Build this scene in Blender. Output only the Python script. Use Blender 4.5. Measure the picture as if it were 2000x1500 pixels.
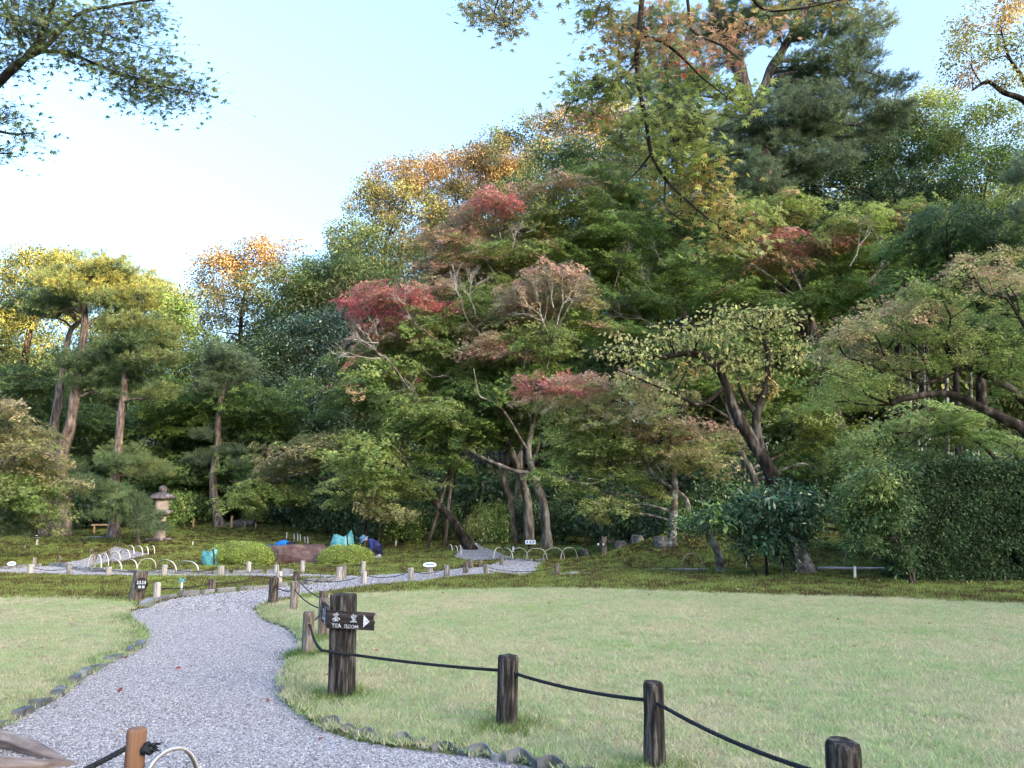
import bpy, bmesh, math, random
import numpy as np
from mathutils import Vector, Matrix, noise as mnoise

for o in list(bpy.data.objects):
    bpy.data.objects.remove(o, do_unlink=True)
SC = bpy.context.scene
COL = SC.collection
rng = np.random.default_rng(11)
random.seed(5)

# ------------------------------------------------------------------ camera
FPX, CX, CY = 1502.0, 1000.0, 750.0
TILT = math.radians(9.45)
EYE = 1.6
cam_d = bpy.data.cameras.new('camera')
cam_d.sensor_width = 36.0
cam_d.lens = 36.0 * FPX / 2000.0
cam_d.clip_start = 0.05
cam_d.clip_end = 3000.0
cam = bpy.data.objects.new('camera', cam_d)
COL.objects.link(cam)
cam.location = (0, 0, EYE)
cam.rotation_euler = (math.pi / 2 + TILT, 0, 0)
SC.camera = cam

# ------------------------------------------------------------------ sky, sun, exposure
SUN_EL = math.radians(10.0)
SUN_H = Vector((0.80, -0.60, 0)).normalized()
SUN_DIR = Vector((SUN_H.x * math.cos(SUN_EL), SUN_H.y * math.cos(SUN_EL), math.sin(SUN_EL)))
world = bpy.data.worlds.new('World')
SC.world = world
world.use_nodes = True
wn = world.node_tree
wn.nodes.clear()
w_out = wn.nodes.new('ShaderNodeOutputWorld')
w_bg = wn.nodes.new('ShaderNodeBackground')
w_sky = wn.nodes.new('ShaderNodeTexSky')
w_sky.sky_type = 'NISHITA'
w_sky.sun_disc = False
w_sky.sun_elevation = SUN_EL
w_sky.sun_rotation = math.atan2(SUN_H.x, SUN_H.y)
w_sky.air_density = 1.0
w_sky.dust_density = 10.0
w_sky.ozone_density = 2.6
w_hs = wn.nodes.new('ShaderNodeHueSaturation')
w_hs.inputs['Saturation'].default_value = 1.0
w_bg.inputs['Strength'].default_value = 0.15
wn.links.new(w_sky.outputs[0], w_hs.inputs['Color'])
wn.links.new(w_hs.outputs[0], w_bg.inputs['Color'])
wn.links.new(w_bg.outputs[0], w_out.inputs['Surface'])

sun_d = bpy.data.lights.new('sun', 'SUN')
sun_d.energy = 2.0
sun_d.angle = math.radians(0.55)
sun_d.color = (1.0, 0.72, 0.42)
sun = bpy.data.objects.new('sun', sun_d)
COL.objects.link(sun)
sun.location = SUN_DIR * 100
sun.rotation_euler = SUN_DIR.to_track_quat('Z', 'Y').to_euler()

SC.view_settings.view_transform = 'Standard'
SC.view_settings.look = 'None'
SC.view_settings.gamma = 1.0
SC.view_settings.exposure = 3.36
SC.render.engine = 'CYCLES'
SC.cycles.max_bounces = 5
SC.cycles.diffuse_bounces = 3
SC.cycles.glossy_bounces = 2
SC.cycles.transmission_bounces = 4
SC.cycles.use_denoising = True
SC.cycles.sample_clamp_indirect = 4.0
SC.cycles.filter_width = 1.4
SC.cycles.caustics_reflective = False
SC.cycles.caustics_refractive = False

# ------------------------------------------------------------------ projection helpers
cT, sT = math.cos(TILT), math.sin(TILT)

def ray(px, py):
    a, b = (px - CX) / FPX, (CY - py) / FPX
    return Vector((a, cT - b * sT, sT + b * cT))

def at(px, py, Y):
    """the point of the place that stands Y metres ahead"""
    d = ray(px, py)
    return Vector((0, 0, EYE)) + d * (Y / d.y)

def gp(px, py, z=0.0):
    """the point of flat ground"""
    d = ray(px, py)
    t = (z - EYE) / d.z
    return Vector((d.x * t, d.y * t, z))

def H(x, y):
    """height of the ground"""
    x = np.asarray(x, float); y = np.asarray(y, float)
    def ss(a, b, v):
        t = np.clip((v - a) / (b - a), 0, 1)
        return t * t * (3 - 2 * t)
    h = 0.92 * np.exp(-((x + 14) / 11) ** 2 - ((y - 38) / 7.2) ** 2) * ss(23, 28, y)
    h = h + 0.30 * ss(26, 33, y) * ss(-6, 0, x)
    h = h + 0.85 * np.exp(-((x - 5.4) / 2.0) ** 2 - ((y - 25.6) / 1.9) ** 2) * ss(20.5, 23.5, y)
    h = h + 0.75 * ss(21.5, 28, y) * ss(5, 9, x)
    h = h + 0.5 * ss(36, 44, y)
    h = h + 8.0 * ss(44, 66, y) * np.exp(-((x - 6) / 20) ** 2)
    return h

def hz(x, y):
    return float(H(x, y))

def gx(px, Y, py=None):
    """ground point in the image column px at distance Y"""
    z = 0.0
    for _ in range(4):
        depth = Y * cT + (z - EYE) * sT
        x = (px - CX) / FPX * depth
        z = hz(x, Y)
    return Vector((x, Y, z))

# ------------------------------------------------------------------ scene helpers
def setp(o, label=None, cat=None, group=None, kind=None):
    if label: o['label'] = label
    if cat: o['category'] = cat
    if group: o['group'] = group
    if kind: o['kind'] = kind
    return o

def empty(name, loc, label, cat, group=None, rz=0.0):
    o = bpy.data.objects.new(name, None)
    o.empty_display_size = 0.1
    o.location = loc
    o.rotation_euler = (0, 0, rz)
    COL.objects.link(o)
    return setp(o, label, cat, group)

def wmat(o):
    M = o.matrix_parent_inverse @ Matrix.LocRotScale(o.location, o.rotation_euler, o.scale)
    return wmat(o.parent) @ M if o.parent is not None else Matrix.LocRotScale(o.location, o.rotation_euler, o.scale)

def link(name, me, mat=None, parent=None, world_coords=True):
    o = bpy.data.objects.new(name, me)
    if mat is not None and len(me.materials) == 0:
        me.materials.append(mat)
    COL.objects.link(o)
    if parent is not None:
        o.parent = parent
        if world_coords:
            o.matrix_parent_inverse = wmat(parent).inverted()
    return o

class MB:
    """collects shapes for one mesh"""
    def __init__(s):
        s.v = []; s.f = []
    def add(s, vs, fs):
        n = len(s.v)
        s.v.extend([tuple(p) for p in vs]); s.f.extend([tuple(i + n for i in f) for f in fs])
        return s
    def box(s, c, d, M=None):
        x, y, z = d[0] / 2, d[1] / 2, d[2] / 2
        vs = [Vector((a * x, b * y, e * z)) for a, b, e in
              ((-1,-1,-1),(1,-1,-1),(1,1,-1),(-1,1,-1),(-1,-1,1),(1,-1,1),(1,1,1),(-1,1,1))]
        if M is not None: vs = [M @ v for v in vs]
        vs = [v + Vector(c) for v in vs]
        return s.add(vs, ((0,3,2,1),(4,5,6,7),(0,1,5,4),(1,2,6,5),(2,3,7,6),(3,0,4,7)))
    def tube(s, pts, rad, n=8, cap=True, wob=0.0, flat=1.0):
        pts = [Vector(p) for p in pts]
        m = len(pts)
        if not hasattr(rad, '__len__'): rad = [rad] * m
        vs, fs = [], []
        prev = None
        for i, p in enumerate(pts):
            t = (pts[min(i + 1, m - 1)] - pts[max(i - 1, 0)])
            if t.length < 1e-9: t = Vector((0, 0, 1))
            t.normalize()
            if prev is None:
                a = Vector((1, 0, 0)) if abs(t.x) < 0.8 else Vector((0, 1, 0))
            else:
                a = prev
            u = (a - t * a.dot(t)).normalized(); prev = u
            w = t.cross(u)
            for k in range(n):
                an = 2 * math.pi * k / n
                r = rad[i] * (1 + (wob * (mnoise.noise(p * 1.3 + Vector((k * 1.7, 0, 9))) ) if wob else 0))
                vs.append(p + u * (math.cos(an) * r) + w * (math.sin(an) * r * flat))
        for i in range(m - 1):
            for k in range(n):
                a, b = i * n + k, i * n + (k + 1) % n
                fs.append((a, b, b + n, a + n))
        if cap:
            fs.append(tuple(range(n - 1, -1, -1)))
            fs.append(tuple((m - 1) * n + k for k in range(n)))
        return s.add(vs, fs)
    def lathe(s, prof, n=16, c=(0, 0, 0), sx=1.0, sy=1.0):
        vs, fs = [], []
        for r, z in prof:
            for k in range(n):
                an = 2 * math.pi * k / n
                vs.append((c[0] + r * sx * math.cos(an), c[1] + r * sy * math.sin(an), c[2] + z))
        for i in range(len(prof) - 1):
            for k in range(n):
                a, b = i * n + k, i * n + (k + 1) % n
                fs.append((a, b, b + n, a + n))
        fs.append(tuple(range(n - 1, -1, -1)))
        fs.append(tuple((len(prof) - 1) * n + k for k in range(n)))
        return s.add(vs, fs)
    def mesh(s, name, smooth=False):
        me = bpy.data.meshes.new(name)
        me.from_pydata(s.v, [], s.f)
        if smooth:
            me.polygons.foreach_set('use_smooth', [True] * len(me.polygons))
        me.update()
        return me
    def build(s, name, mat, parent=None, smooth=False, world_coords=True):
        return link(name, s.mesh(name, smooth), mat, parent, world_coords)

def cr(pts, n=6):
    """smooth curve through the points"""
    pts = [Vector(p) for p in pts]
    if len(pts) < 3:
        return [pts[0].lerp(pts[-1], i / n) for i in range(n + 1)]
    P = [pts[0] * 2 - pts[1]] + pts + [pts[-1] * 2 - pts[-2]]
    out = []
    for i in range(1, len(P) - 2):
        a, b, c, d = P[i - 1], P[i], P[i + 1], P[i + 2]
        for k in range(n):
            t = k / n
            out.append(0.5 * ((2 * b) + (c - a) * t + (2 * a - 5 * b + 4 * c - d) * t * t + (3 * b - a - 3 * c + d) * t ** 3))
    out.append(pts[-1])
    return out

def np_mesh(name, V, k, col=None, smooth=False):
    """V (N,k,3): N separate k-sided faces"""
    N = V.shape[0]
    me = bpy.data.meshes.new(name)
    me.vertices.add(N * k)
    me.vertices.foreach_set('co', V.astype(np.float32).reshape(-1))
    me.loops.add(N * k)
    me.loops.foreach_set('vertex_index', np.arange(N * k, dtype=np.int32))
    me.polygons.add(N)
    me.polygons.foreach_set('loop_start', np.arange(N, dtype=np.int32) * k)
    me.polygons.foreach_set('loop_total', np.full(N, k, dtype=np.int32))
    if col is not None:
        at_ = me.attributes.new('Col', 'FLOAT_COLOR', 'POINT')
        c4 = np.ones((N, k, 4), np.float32)
        c4[:, :, :3] = np.clip(col, 0, 1)[:, None, :]
        at_.data.foreach_set('color', c4.reshape(-1))
    me.update(calc_edges=True)
    return me

# ------------------------------------------------------------------ materials
def new_mat(name):
    m = bpy.data.materials.new(name)
    m.use_nodes = True
    nt = m.node_tree
    nt.nodes.clear()
    return m, nt, nt.nodes.new, nt.links.new

def ramp_node(nt, stops):
    r = nt.nodes.new('ShaderNodeValToRGB')
    els = r.color_ramp.elements
    while len(els) < len(stops): els.new(0.5)
    for e, (p, c) in zip(els, stops):
        e.position = p; e.color = (*c, 1)
    return r

def pmat(name, stops, scale=5.0, detail=5.0, rough=0.85, bump=0.0, bscale=None, stretch=(1, 1, 1), spec=0.25, rand=0.0, coord='Object', rough2=0.55):
    """a surface whose colour runs through the stops with noise"""
    m, nt, N, L = new_mat(name)
    out = N('ShaderNodeOutputMaterial'); b = N('ShaderNodeBsdfPrincipled')
    b.inputs['Roughness'].default_value = rough
    b.inputs['Specular IOR Level'].default_value = spec
    tc = N('ShaderNodeTexCoord'); mp = N('ShaderNodeMapping')
    mp.inputs['Scale'].default_value = stretch
    if coord == 'World':
        g = N('ShaderNodeNewGeometry'); L(g.outputs['Position'], mp.inputs['Vector'])
    else:
        L(tc.outputs['Object'], mp.inputs['Vector'])
    nz = N('ShaderNodeTexNoise'); nz.inputs['Scale'].default_value = scale
    nz.inputs['Detail'].default_value = detail; nz.inputs['Roughness'].default_value = rough2
    L(mp.outputs[0], nz.inputs['Vector'])
    r = ramp_node(nt, stops)
    if rand > 0:
        oi = N('ShaderNodeObjectInfo'); ma = N('ShaderNodeMath'); ma.operation = 'MULTIPLY_ADD'
        ma.inputs[1].default_value = rand; L(oi.outputs['Random'], ma.inputs[0])
        mb = N('ShaderNodeMath'); mb.operation = 'SUBTRACT'; L(nz.outputs['Fac'], mb.inputs[0]); mb.inputs[1].default_value = rand / 2
        L(mb.outputs[0], ma.inputs[2]); L(ma.outputs[0], r.inputs['Fac'])
    else:
        L(nz.outputs['Fac'], r.inputs['Fac'])
    L(r.outputs['Color'], b.inputs['Base Color'])
    if bump > 0:
        n2 = N('ShaderNodeTexNoise'); n2.inputs['Scale'].default_value = bscale or scale * 3
        n2.inputs['Detail'].default_value = 6
        L(mp.outputs[0], n2.inputs['Vector'])
        bp = N('ShaderNodeBump'); bp.inputs['Strength'].default_value = bump; bp.inputs['Distance'].default_value = 0.02
        L(n2.outputs['Fac'], bp.inputs['Height']); L(bp.outputs[0], b.inputs['Normal'])
    L(b.outputs[0], out.inputs['Surface'])
    return m

def leaf_mat(name, trans=0.35, rough=0.5, spec=0.3, attr=True, stops=None):
    m, nt, N, L = new_mat(name)
    out = N('ShaderNodeOutputMaterial')
    b = N('ShaderNodeBsdfPrincipled'); b.inputs['Roughness'].default_value = rough
    b.inputs['Specular IOR Level'].default_value = spec
    t = N('ShaderNodeBsdfTranslucent'); mx = N('ShaderNodeMixShader'); mx.inputs[0].default_value = trans
    if attr:
        a = N('ShaderNodeAttribute'); a.attribute_name = 'Col'
        src = a.outputs['Color']
    else:
        oi = N('ShaderNodeObjectInfo')
        r = ramp_node(nt, stops); r.color_ramp.interpolation = 'LINEAR'
        L(oi.outputs['Random'], r.inputs['Fac']); src = r.outputs['Color']
    L(src, b.inputs['Base Color']); L(src, t.inputs['Color'])
    L(b.outputs[0], mx.inputs[1]); L(t.outputs[0], mx.inputs[2]); L(mx.outputs[0], out.inputs['Surface'])
    return m

def blade_mat(name, cA, cB, cC, scale, fine, trans=0.3, w=.16):
    """ground plants: colour patches by place in the garden and a little from blade to blade"""
    m, nt, N, L = new_mat(name)
    out = N('ShaderNodeOutputMaterial')
    b = N('ShaderNodeBsdfDiffuse'); t = N('ShaderNodeBsdfTranslucent'); mx = N('ShaderNodeMixShader'); mx.inputs[0].default_value = trans
    g = N('ShaderNodeNewGeometry')
    n1 = N('ShaderNodeTexNoise'); n1.inputs['Scale'].default_value = scale; n1.inputs['Detail'].default_value = 4; n1.inputs['Roughness'].default_value = 0.65
    L(g.outputs['Position'], n1.inputs['Vector'])
    oi = N('ShaderNodeObjectInfo')
    a = N('ShaderNodeMath'); a.operation = 'MULTIPLY_ADD'; a.inputs[1].default_value = fine
    L(oi.outputs['Random'], a.inputs[0]); L(n1.outputs['Fac'], a.inputs[2])
    s = N('ShaderNodeMath'); s.operation = 'SUBTRACT'; s.inputs[1].default_value = fine / 2; L(a.outputs[0], s.inputs[0])
    r = ramp_node(nt, [(.5 - w, cA), (.5, cB), (.5 + w, cC)])
    L(s.outputs[0], r.inputs['Fac'])
    L(r.outputs[0], b.inputs['Color']); L(r.outputs[0], t.inputs['Color'])
    L(b.outputs[0], mx.inputs[1]); L(t.outputs[0], mx.inputs[2]); L(mx.outputs[0], out.inputs['Surface'])
    return m

M_MOSS_SOIL = pmat('moss_soil', [(0.3, (.05, .033, .024)), (0.42, (.085, .06, .032)), (0.52, (.095, .11, .035)), (0.66, (.16, .20, .055))], scale=0.55, detail=9, rough=0.95, bump=0.5, bscale=9, spec=0.05, coord='World', rough2=0.68)
M_LAWN_SOIL = pmat('lawn_thatch', [(0.3, (.22, .19, .11)), (0.7, (.38, .35, .21))], scale=3, detail=8, rough=0.95, bump=0.6, bscale=60, spec=0.05, coord='World')
M_GRASS = blade_mat('grass_blades', (.57, .53, .36), (.47, .51, .31), (.34, .47, .22), 0.6, 0.42, .3, .15)
M_GRASS_EDGE = blade_mat('edge_grass', (.20, .27, .08), (.12, .21, .05), (.08, .15, .035), 1.5, 0.3)
M_MOSS = blade_mat('moss_tufts', (.085, .05, .034), (.165, .17, .055), (.26, .35, .10), 0.75, 0.5, 0.2, .13)
M_WOOD_OLD = pmat('weathered_wood', [(0.3, (.035, .028, .024)), (0.5, (.14, .115, .095)), (0.7, (.30, .27, .25))], scale=7, detail=10, rough=0.9, bump=0.9, stretch=(4, 4, 0.7), spec=0.15, rand=0.25)
M_WOOD_PALE = pmat('pale_weathered_wood', [(0.3, (.12, .10, .085)), (0.5, (.33, .30, .28)), (0.7, (.50, .47, .45))], scale=7, detail=8, rough=0.9, bump=0.5, stretch=(4, 4, 0.35), spec=0.15, rand=0.25)
M_WOOD_DARK = pmat('blackened_wood', [(0.34, (.008, .0075, .008)), (0.5, (.035, .031, .030)), (0.66, (.15, .135, .125))], scale=6, detail=11, rough=0.9, bump=1.0, stretch=(5, 5, 0.75), spec=0.2)
M_WOOD_NEW = pmat('cedar_wood', [(0.3, (.15, .075, .045)), (0.7, (.26, .14, .085))], scale=5, detail=6, rough=0.6, bump=0.2, stretch=(6, 6, 0.4), spec=0.3)
M_WOOD_TAN = pmat('tan_wood', [(0.3, (.38, .24, .12)), (0.7, (.58, .40, .22))], scale=5, detail=5, rough=0.8, stretch=(5, 5, .5))
M_ROPE = pmat('black_rope', [(0.3, (.008, .009, .012)), (0.7, (.03, .034, .045))], scale=60, rough=0.8, spec=0.2)
M_BOARD = pmat('burnt_board', [(0.35, (.006, .005, .007)), (0.55, (.03, .024, .026)), (0.72, (.11, .09, .09))], scale=4, detail=9, rough=0.7, bump=0.6, stretch=(0.7, 6, 6), spec=0.3)
M_PAINT = pmat('white_paint', [(0.3, (.22, .24, .28)), (0.45, (.50, .53, .60)), (0.6, (.70, .73, .80))], scale=45, rough=0.7)
M_HOOP = pmat('split_bamboo', [(0.3, (.60, .54, .46)), (0.6, (.82, .79, .73))], scale=8, rough=0.5, rand=0.3)
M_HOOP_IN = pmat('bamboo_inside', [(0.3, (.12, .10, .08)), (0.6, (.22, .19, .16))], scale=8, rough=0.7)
M_HOOP_GREY = pmat('grey_bamboo', [(0.3, (.36, .36, .39)), (0.6, (.55, .56, .60))], scale=8, rough=0.45)
M_SLATE = pmat('slate_tile', [(0.3, (.055, .06, .07)), (0.6, (.16, .17, .19)), (0.75, (.26, .27, .27))], scale=6, detail=7, rough=0.75, bump=0.3, rand=0.2)
M_STONE = pmat('kerb_stone', [(0.3, (.12, .12, .125)), (0.6, (.26, .26, .27))], scale=5, detail=7, rough=0.9, bump=0.4, rand=0.2)
M_ROCK = pmat('dark_garden_rock', [(0.3, (.05, .048, .05)), (0.5, (.12, .115, .115)), (0.68, (.25, .25, .23))], scale=3, detail=8, rough=0.9, bump=0.6)
M_BOULDER = pmat('purple_brown_boulder', [(0.3, (.035, .02, .02)), (0.48, (.10, .062, .06)), (0.7, (.21, .145, .14))], scale=2.6, detail=9, rough=0.85, bump=0.8, rough2=0.65)
M_LANTERN = pmat('pinkish_granite', [(0.3, (.19, .155, .135)), (0.5, (.34, .29, .26)), (0.7, (.47, .43, .40))], scale=3, detail=8, rough=0.9, bump=0.4)
M_LANTERN_D = pmat('lichen_granite', [(0.3, (.045, .035, .038)), (0.52, (.13, .11, .12)), (0.62, (.28, .26, .26)), (0.72, (.55, .54, .53))], scale=4.5, detail=6, rough=0.9, bump=0.5)
M_BLACK = pmat('shade_and_feature_black', [(0.4, (.004, .004, .004)), (0.6, (.008, .008, .008))])  # black for painted shade inside openings, also for eyes and mouth
M_BARK = pmat('maple_bark', [(0.32, (.045, .038, .033)), (0.5, (.14, .122, .106)), (0.68, (.33, .305, .28))], scale=3.5, detail=8, rough=0.95, bump=0.7, bscale=14, stretch=(1.6, 1.6, .5), spec=.1)
M_BARK_DARK = pmat('dark_bark', [(0.32, (.010, .008, .007)), (0.53, (.04, .032, .027)), (0.70, (.17, .15, .135))], scale=4, detail=8, rough=0.95, bump=0.8, bscale=14, stretch=(1.6, 1.6, .5), spec=.1)
M_BARK_PINE = pmat('pine_bark', [(0.32, (.05, .037, .033)), (0.5, (.155, .12, .108)), (0.7, (.33, .275, .255))], scale=5, detail=8, rough=0.95, bump=1.0, bscale=11, stretch=(1.8, 1.8, .45), spec=.1)
M_BARK_BLACK = pmat('black_pine_bark', [(0.32, (.025, .02, .02)), (0.5, (.085, .07, .066)), (0.7, (.22, .195, .185))], scale=5, detail=8, rough=0.95, bump=1.0, bscale=11, stretch=(1.8, 1.8, .45), spec=.1)
M_BARK_LICHEN = pmat('lichen_bark', [(0.34, (.06, .05, .042)), (0.5, (.17, .15, .13)), (0.6, (.36, .35, .33)), (0.72, (.56, .56, .55))], scale=5, detail=8, rough=0.95, bump=0.6, bscale=14, spec=.1)
M_TWIG = pmat('bare_grey_twigs', [(0.3, (.27, .24, .225)), (0.7, (.50, .47, .45))], scale=3, rough=0.9)
M_ROOT = pmat('worn_root_wood', [(0.3, (.07, .052, .048)), (0.5, (.22, .175, .16)), (0.7, (.42, .36, .33))], scale=3, detail=8, rough=0.9, bump=0.8, bscale=10, stretch=(.5, 2, 2))
M_LEAF = leaf_mat('tree_leaves', 0.5)
M_NEEDLE = leaf_mat('pine_needles', 0.2, rough=0.45)
M_GLOSSY = leaf_mat('glossy_leaves', 0.18, rough=0.3, spec=0.5)

# ------------------------------------------------------------------ the ground: one sheet to the horizon
def ground_axis(lo, hi, step, far):
    mid = np.arange(lo, hi + 1e-6, step)
    a = [lo]; s = step
    while a[-1] > -far:
        s *= 1.35; a.append(a[-1] - s)
    b = [hi]; s = step
    while b[-1] < far:
        s *= 1.35; b.append(b[-1] + s)
    return np.concatenate([np.array(a[:0:-1]), mid, np.array(b[1:])])

def build_ground():
    xs = ground_axis(-30, 30, 0.4, 900); ys = ground_axis(0, 68, 0.4, 900)
    X, Y = np.meshgrid(xs, ys)
    Z = H(X, Y)
    V = np.stack([X, Y, Z], -1).reshape(-1, 3)
    nx, ny = len(xs), len(ys)
    i = np.arange(nx - 1)[None, :] + (np.arange(ny - 1) * nx)[:, None]
    F = np.stack([i, i + 1, i + nx + 1, i + nx], -1).reshape(-1, 4)
    me = bpy.data.meshes.new('moss_ground')
    me.from_pydata(V.tolist(), [], F.tolist())
    me.polygons.foreach_set('use_smooth', [True] * len(me.polygons))
    o = link('moss_ground', me, M_MOSS_SOIL)
    setp(o, 'mossy garden ground running back under the trees', None, None, 'structure')
build_ground()

# unseen hill to the right, ridge shaped to keep low sun off the garden
def build_shade_hill():
    M = pmat('wooded_hillside', [(0.3, (.02, .035, .012)), (0.6, (.06, .085, .03))], scale=.5, detail=8, rough=.95, bump=1, bscale=2)
    D0 = 112.0
    ds = np.linspace(-48, 70, 60); ps = np.linspace(-150, 120, 120)
    Dg, Pg = np.meshgrid(ds, ps)
    ridge = np.interp(Pg, [-150, -90, 0, 15, 22, 28, 31, 34, 36, 39, 43, 60, 85, 120], [4, 30, 36, 36.8, 38, 42, 48, 49, 45, 43.5, 44, 46, 24, 3])
    prof = np.clip(1 - np.abs(Dg) / np.where(Dg < 0, 48, 70), 0, 1); prof = prof * prof * (3 - 2 * prof)
    X = SUN_H.x * (D0 + Dg) - SUN_H.y * Pg; Y = SUN_H.y * (D0 + Dg) + SUN_H.x * Pg
    base = ridge * prof
    nz = np.vectorize(lambda a, b: mnoise.noise(Vector((a * .16, b * .16, 3.3))) * 1.6 + abs(mnoise.noise(Vector((a * .4, b * .4, 8)))) * 1.4 - .8)(X, Y)
    Z = base + nz * np.clip(base / 6, 0, 1) - 0.4
    V = np.stack([X, Y, Z], -1).reshape(-1, 3)
    nx, ny = len(ds), len(ps)
    i = np.arange(nx - 1)[None, :] + (np.arange(ny - 1) * nx)[:, None]
    F = np.stack([i, i + 1, i + nx + 1, i + nx], -1).reshape(-1, 4)
    me = bpy.data.meshes.new('hill')
    me.from_pydata(V.tolist(), [], F.tolist())
    o = link('hill', me, M)
    setp(o, 'unseen wooded hill behind the camera to the right, shaped to block the low sun', None, None, 'structure')
build_shade_hill()

# ------------------------------------------------------------------ gravel paths
def ribbon(pairs, dz, name, mat, na=8, nw=10):
    Lp = cr([gp(a, b) for a, b, c, d in pairs], na); Rp = cr([gp(c, d) for a, b, c, d in pairs], na)
    V, F = [], []
    for l, r in zip(Lp, Rp):
        for k in range(nw + 1):
            p = l.lerp(r, k / nw); V.append((p.x, p.y, hz(p.x, p.y) + dz))
    for i in range(len(Lp) - 1):
        for k in range(nw):
            a = i * (nw + 1) + k
            F.append((a, a + 1, a + nw + 2, a + nw + 1))
    me = bpy.data.meshes.new(name); me.from_pydata(V, [], F); me.update()
    o = link(name, me, mat)
    setp(o, {'gravel_path': 'broad winding gravel path in the foreground', 'gravel_path_bend': 'small gravel bend right of the post cluster', 'gravel_path_spur': 'gravel spur running up behind the small bend', 'gravel_cross_path': 'thin gravel path crossing behind the moss island'}.get(name, 'gravel fork between the bamboo hoops at left'), None, None, 'structure')
    return o, Lp, Rp

M_GRAVEL = pmat('gravel_bed', [(0.3, (.06, .06, .07)), (0.6, (.26, .26, .29))], scale=38, detail=3, rough=.9, bump=.9, bscale=45, coord='World')
MAIN = [(-330,1640,1330,1640),(-200,1545,1160,1545),(-100,1480,1000,1497),(10,1424,770,1466),(60,1398,650,1440),(120,1364,585,1400),(168,1326,550,1365),(228,1292,548,1325),
        (275,1270,570,1298),(288,1252,590,1275),(280,1230,585,1252),(258,1213,560,1232),(254,1202,522,1216),(280,1189,504,1203),(330,1173,508,1190),
        (400,1163,535,1177),(470,1156,580,1167),(540,1149,640,1157),(600,1143,700,1150),(650,1136,760,1142),(690,1128,830,1136),(760,1123,880,1129),(850,1117,925,1125),(925,1108,975,1123)]
PAD = [(925,1112,1010,1125),(945,1108,1040,1120),(975,1100,1050,1110),(985,1094,1052,1100),(960,1087,1000,1096)]
UP = [(965,1095,1000,1092),(925,1096,965,1086),(890,1092,935,1081),(895,1086,950,1078),(905,1079,965,1075)]
CROSS = [(800,1136,800,1126),(690,1132,690,1126.5),(560,1128,560,1122),(400,1127,400,1123),(250,1126,250,1121),(170,1126,170,1117),(100,1123,100,1108),(0,1121,0,1113),(-150,1119,-150,1111),(-350,1117,-350,1110)]
NW = [(60,1117,150,1119),(100,1106,175,1111),(150,1098,200,1102),(205,1088,240,1098),(225,1083,290,1090)]
RIBS = []
for pr, dz, nm in ((MAIN, .012, 'gravel_path'), (PAD, .017, 'gravel_path_bend'), (UP, .022, 'gravel_path_spur'), (CROSS, .018, 'gravel_cross_path'), (NW, .023, 'gravel_side_path')):
    o, l, r = ribbon(pr, dz, nm, M_GRAVEL, na=8)
    RIBS.append((l, r, dz, nm))

# ------------------------------------------------------------------ lawns
def inpoly(x, y, poly):
    x = np.asarray(x); y = np.asarray(y); c = np.zeros(x.shape, bool)
    n = len(poly); j = n - 1
    for i in range(n):
        xi, yi = poly[i][0], poly[i][1]; xj, yj = poly[j][0], poly[j][1]
        cond = ((yi > y) != (yj > y)) & (x < (xj - xi) * (y - yi) / ((yj - yi) or 1e-12) + xi)
        c ^= cond; j = i
    return c

def lawn(name, outline, lift, label):
    n = len(outline)
    area = sum(outline[i].x * outline[(i + 1) % n].y - outline[(i + 1) % n].x * outline[i].y for i in range(n))
    if area < 0: outline = outline[::-1]
    inner = []
    for i in range(n):
        a, b, c = outline[i - 1], outline[i], outline[(i + 1) % n]
        t = (c - a); t.z = 0; t.normalize()
        inner.append(b + Vector((-t.y, t.x, 0)) * 0.13)
    V = [(p.x, p.y, -0.01) for p in outline] + [(p.x, p.y, lift) for p in inner]
    F = [(i, (i + 1) % n, n + (i + 1) % n, n + i) for i in range(n)] + [tuple(range(n, 2 * n))]
    me = bpy.data.meshes.new(name); me.from_pydata(V, [], F); me.update()
    bm = bmesh.new(); bm.from_mesh(me); bmesh.ops.triangulate(bm, faces=bm.faces[:]); bm.to_mesh(me); bm.free()
    o = link(name, me, M_LAWN_SOIL)
    setp(o, label, None, None, 'structure')
    return [(p.x, p.y) for p in outline]

main_L, main_R = RIBS[0][0], RIBS[0][1]
def upto(edge, y1): return [p.copy() for p in edge if p.y < y1]
redge = upto(main_R, gp(504, 1195).y)
far = cr([gp(a, b) for a, b in ((530,1186),(580,1176),(640,1169),(700,1165),(800,1161),(1000,1155),(1150,1155),(1300,1160),(1500,1168),(1700,1173),(2000,1187),(2350,1203))], 4)
LAWN_R = lawn('lawn_right', redge + far + [gp(2700, 1300), Vector((9, 3.2, 0)), Vector((1.2, 3.2, 0))], 0.055, 'pale mown lawn inside the rope fence on the right')
ledge = upto(main_L, gp(256, 1203).y)
farl = cr([gp(a, b) for a, b in ((268,1190),(262,1183),(225,1179),(150,1174),(60,1173),(-60,1173),(-300,1176),(-700,1185))], 4)
LAWN_L = lawn('lawn_left', ledge + farl + [Vector((-14, 6, 0)), Vector((-9, 4.2, 0))], 0.045, 'mown lawn left of the gravel path')
RIB_POLYS = [[(p.x, p.y) for p in l] + [(p.x, p.y) for p in r[::-1]] for l, r, dz, nm in RIBS]

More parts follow.
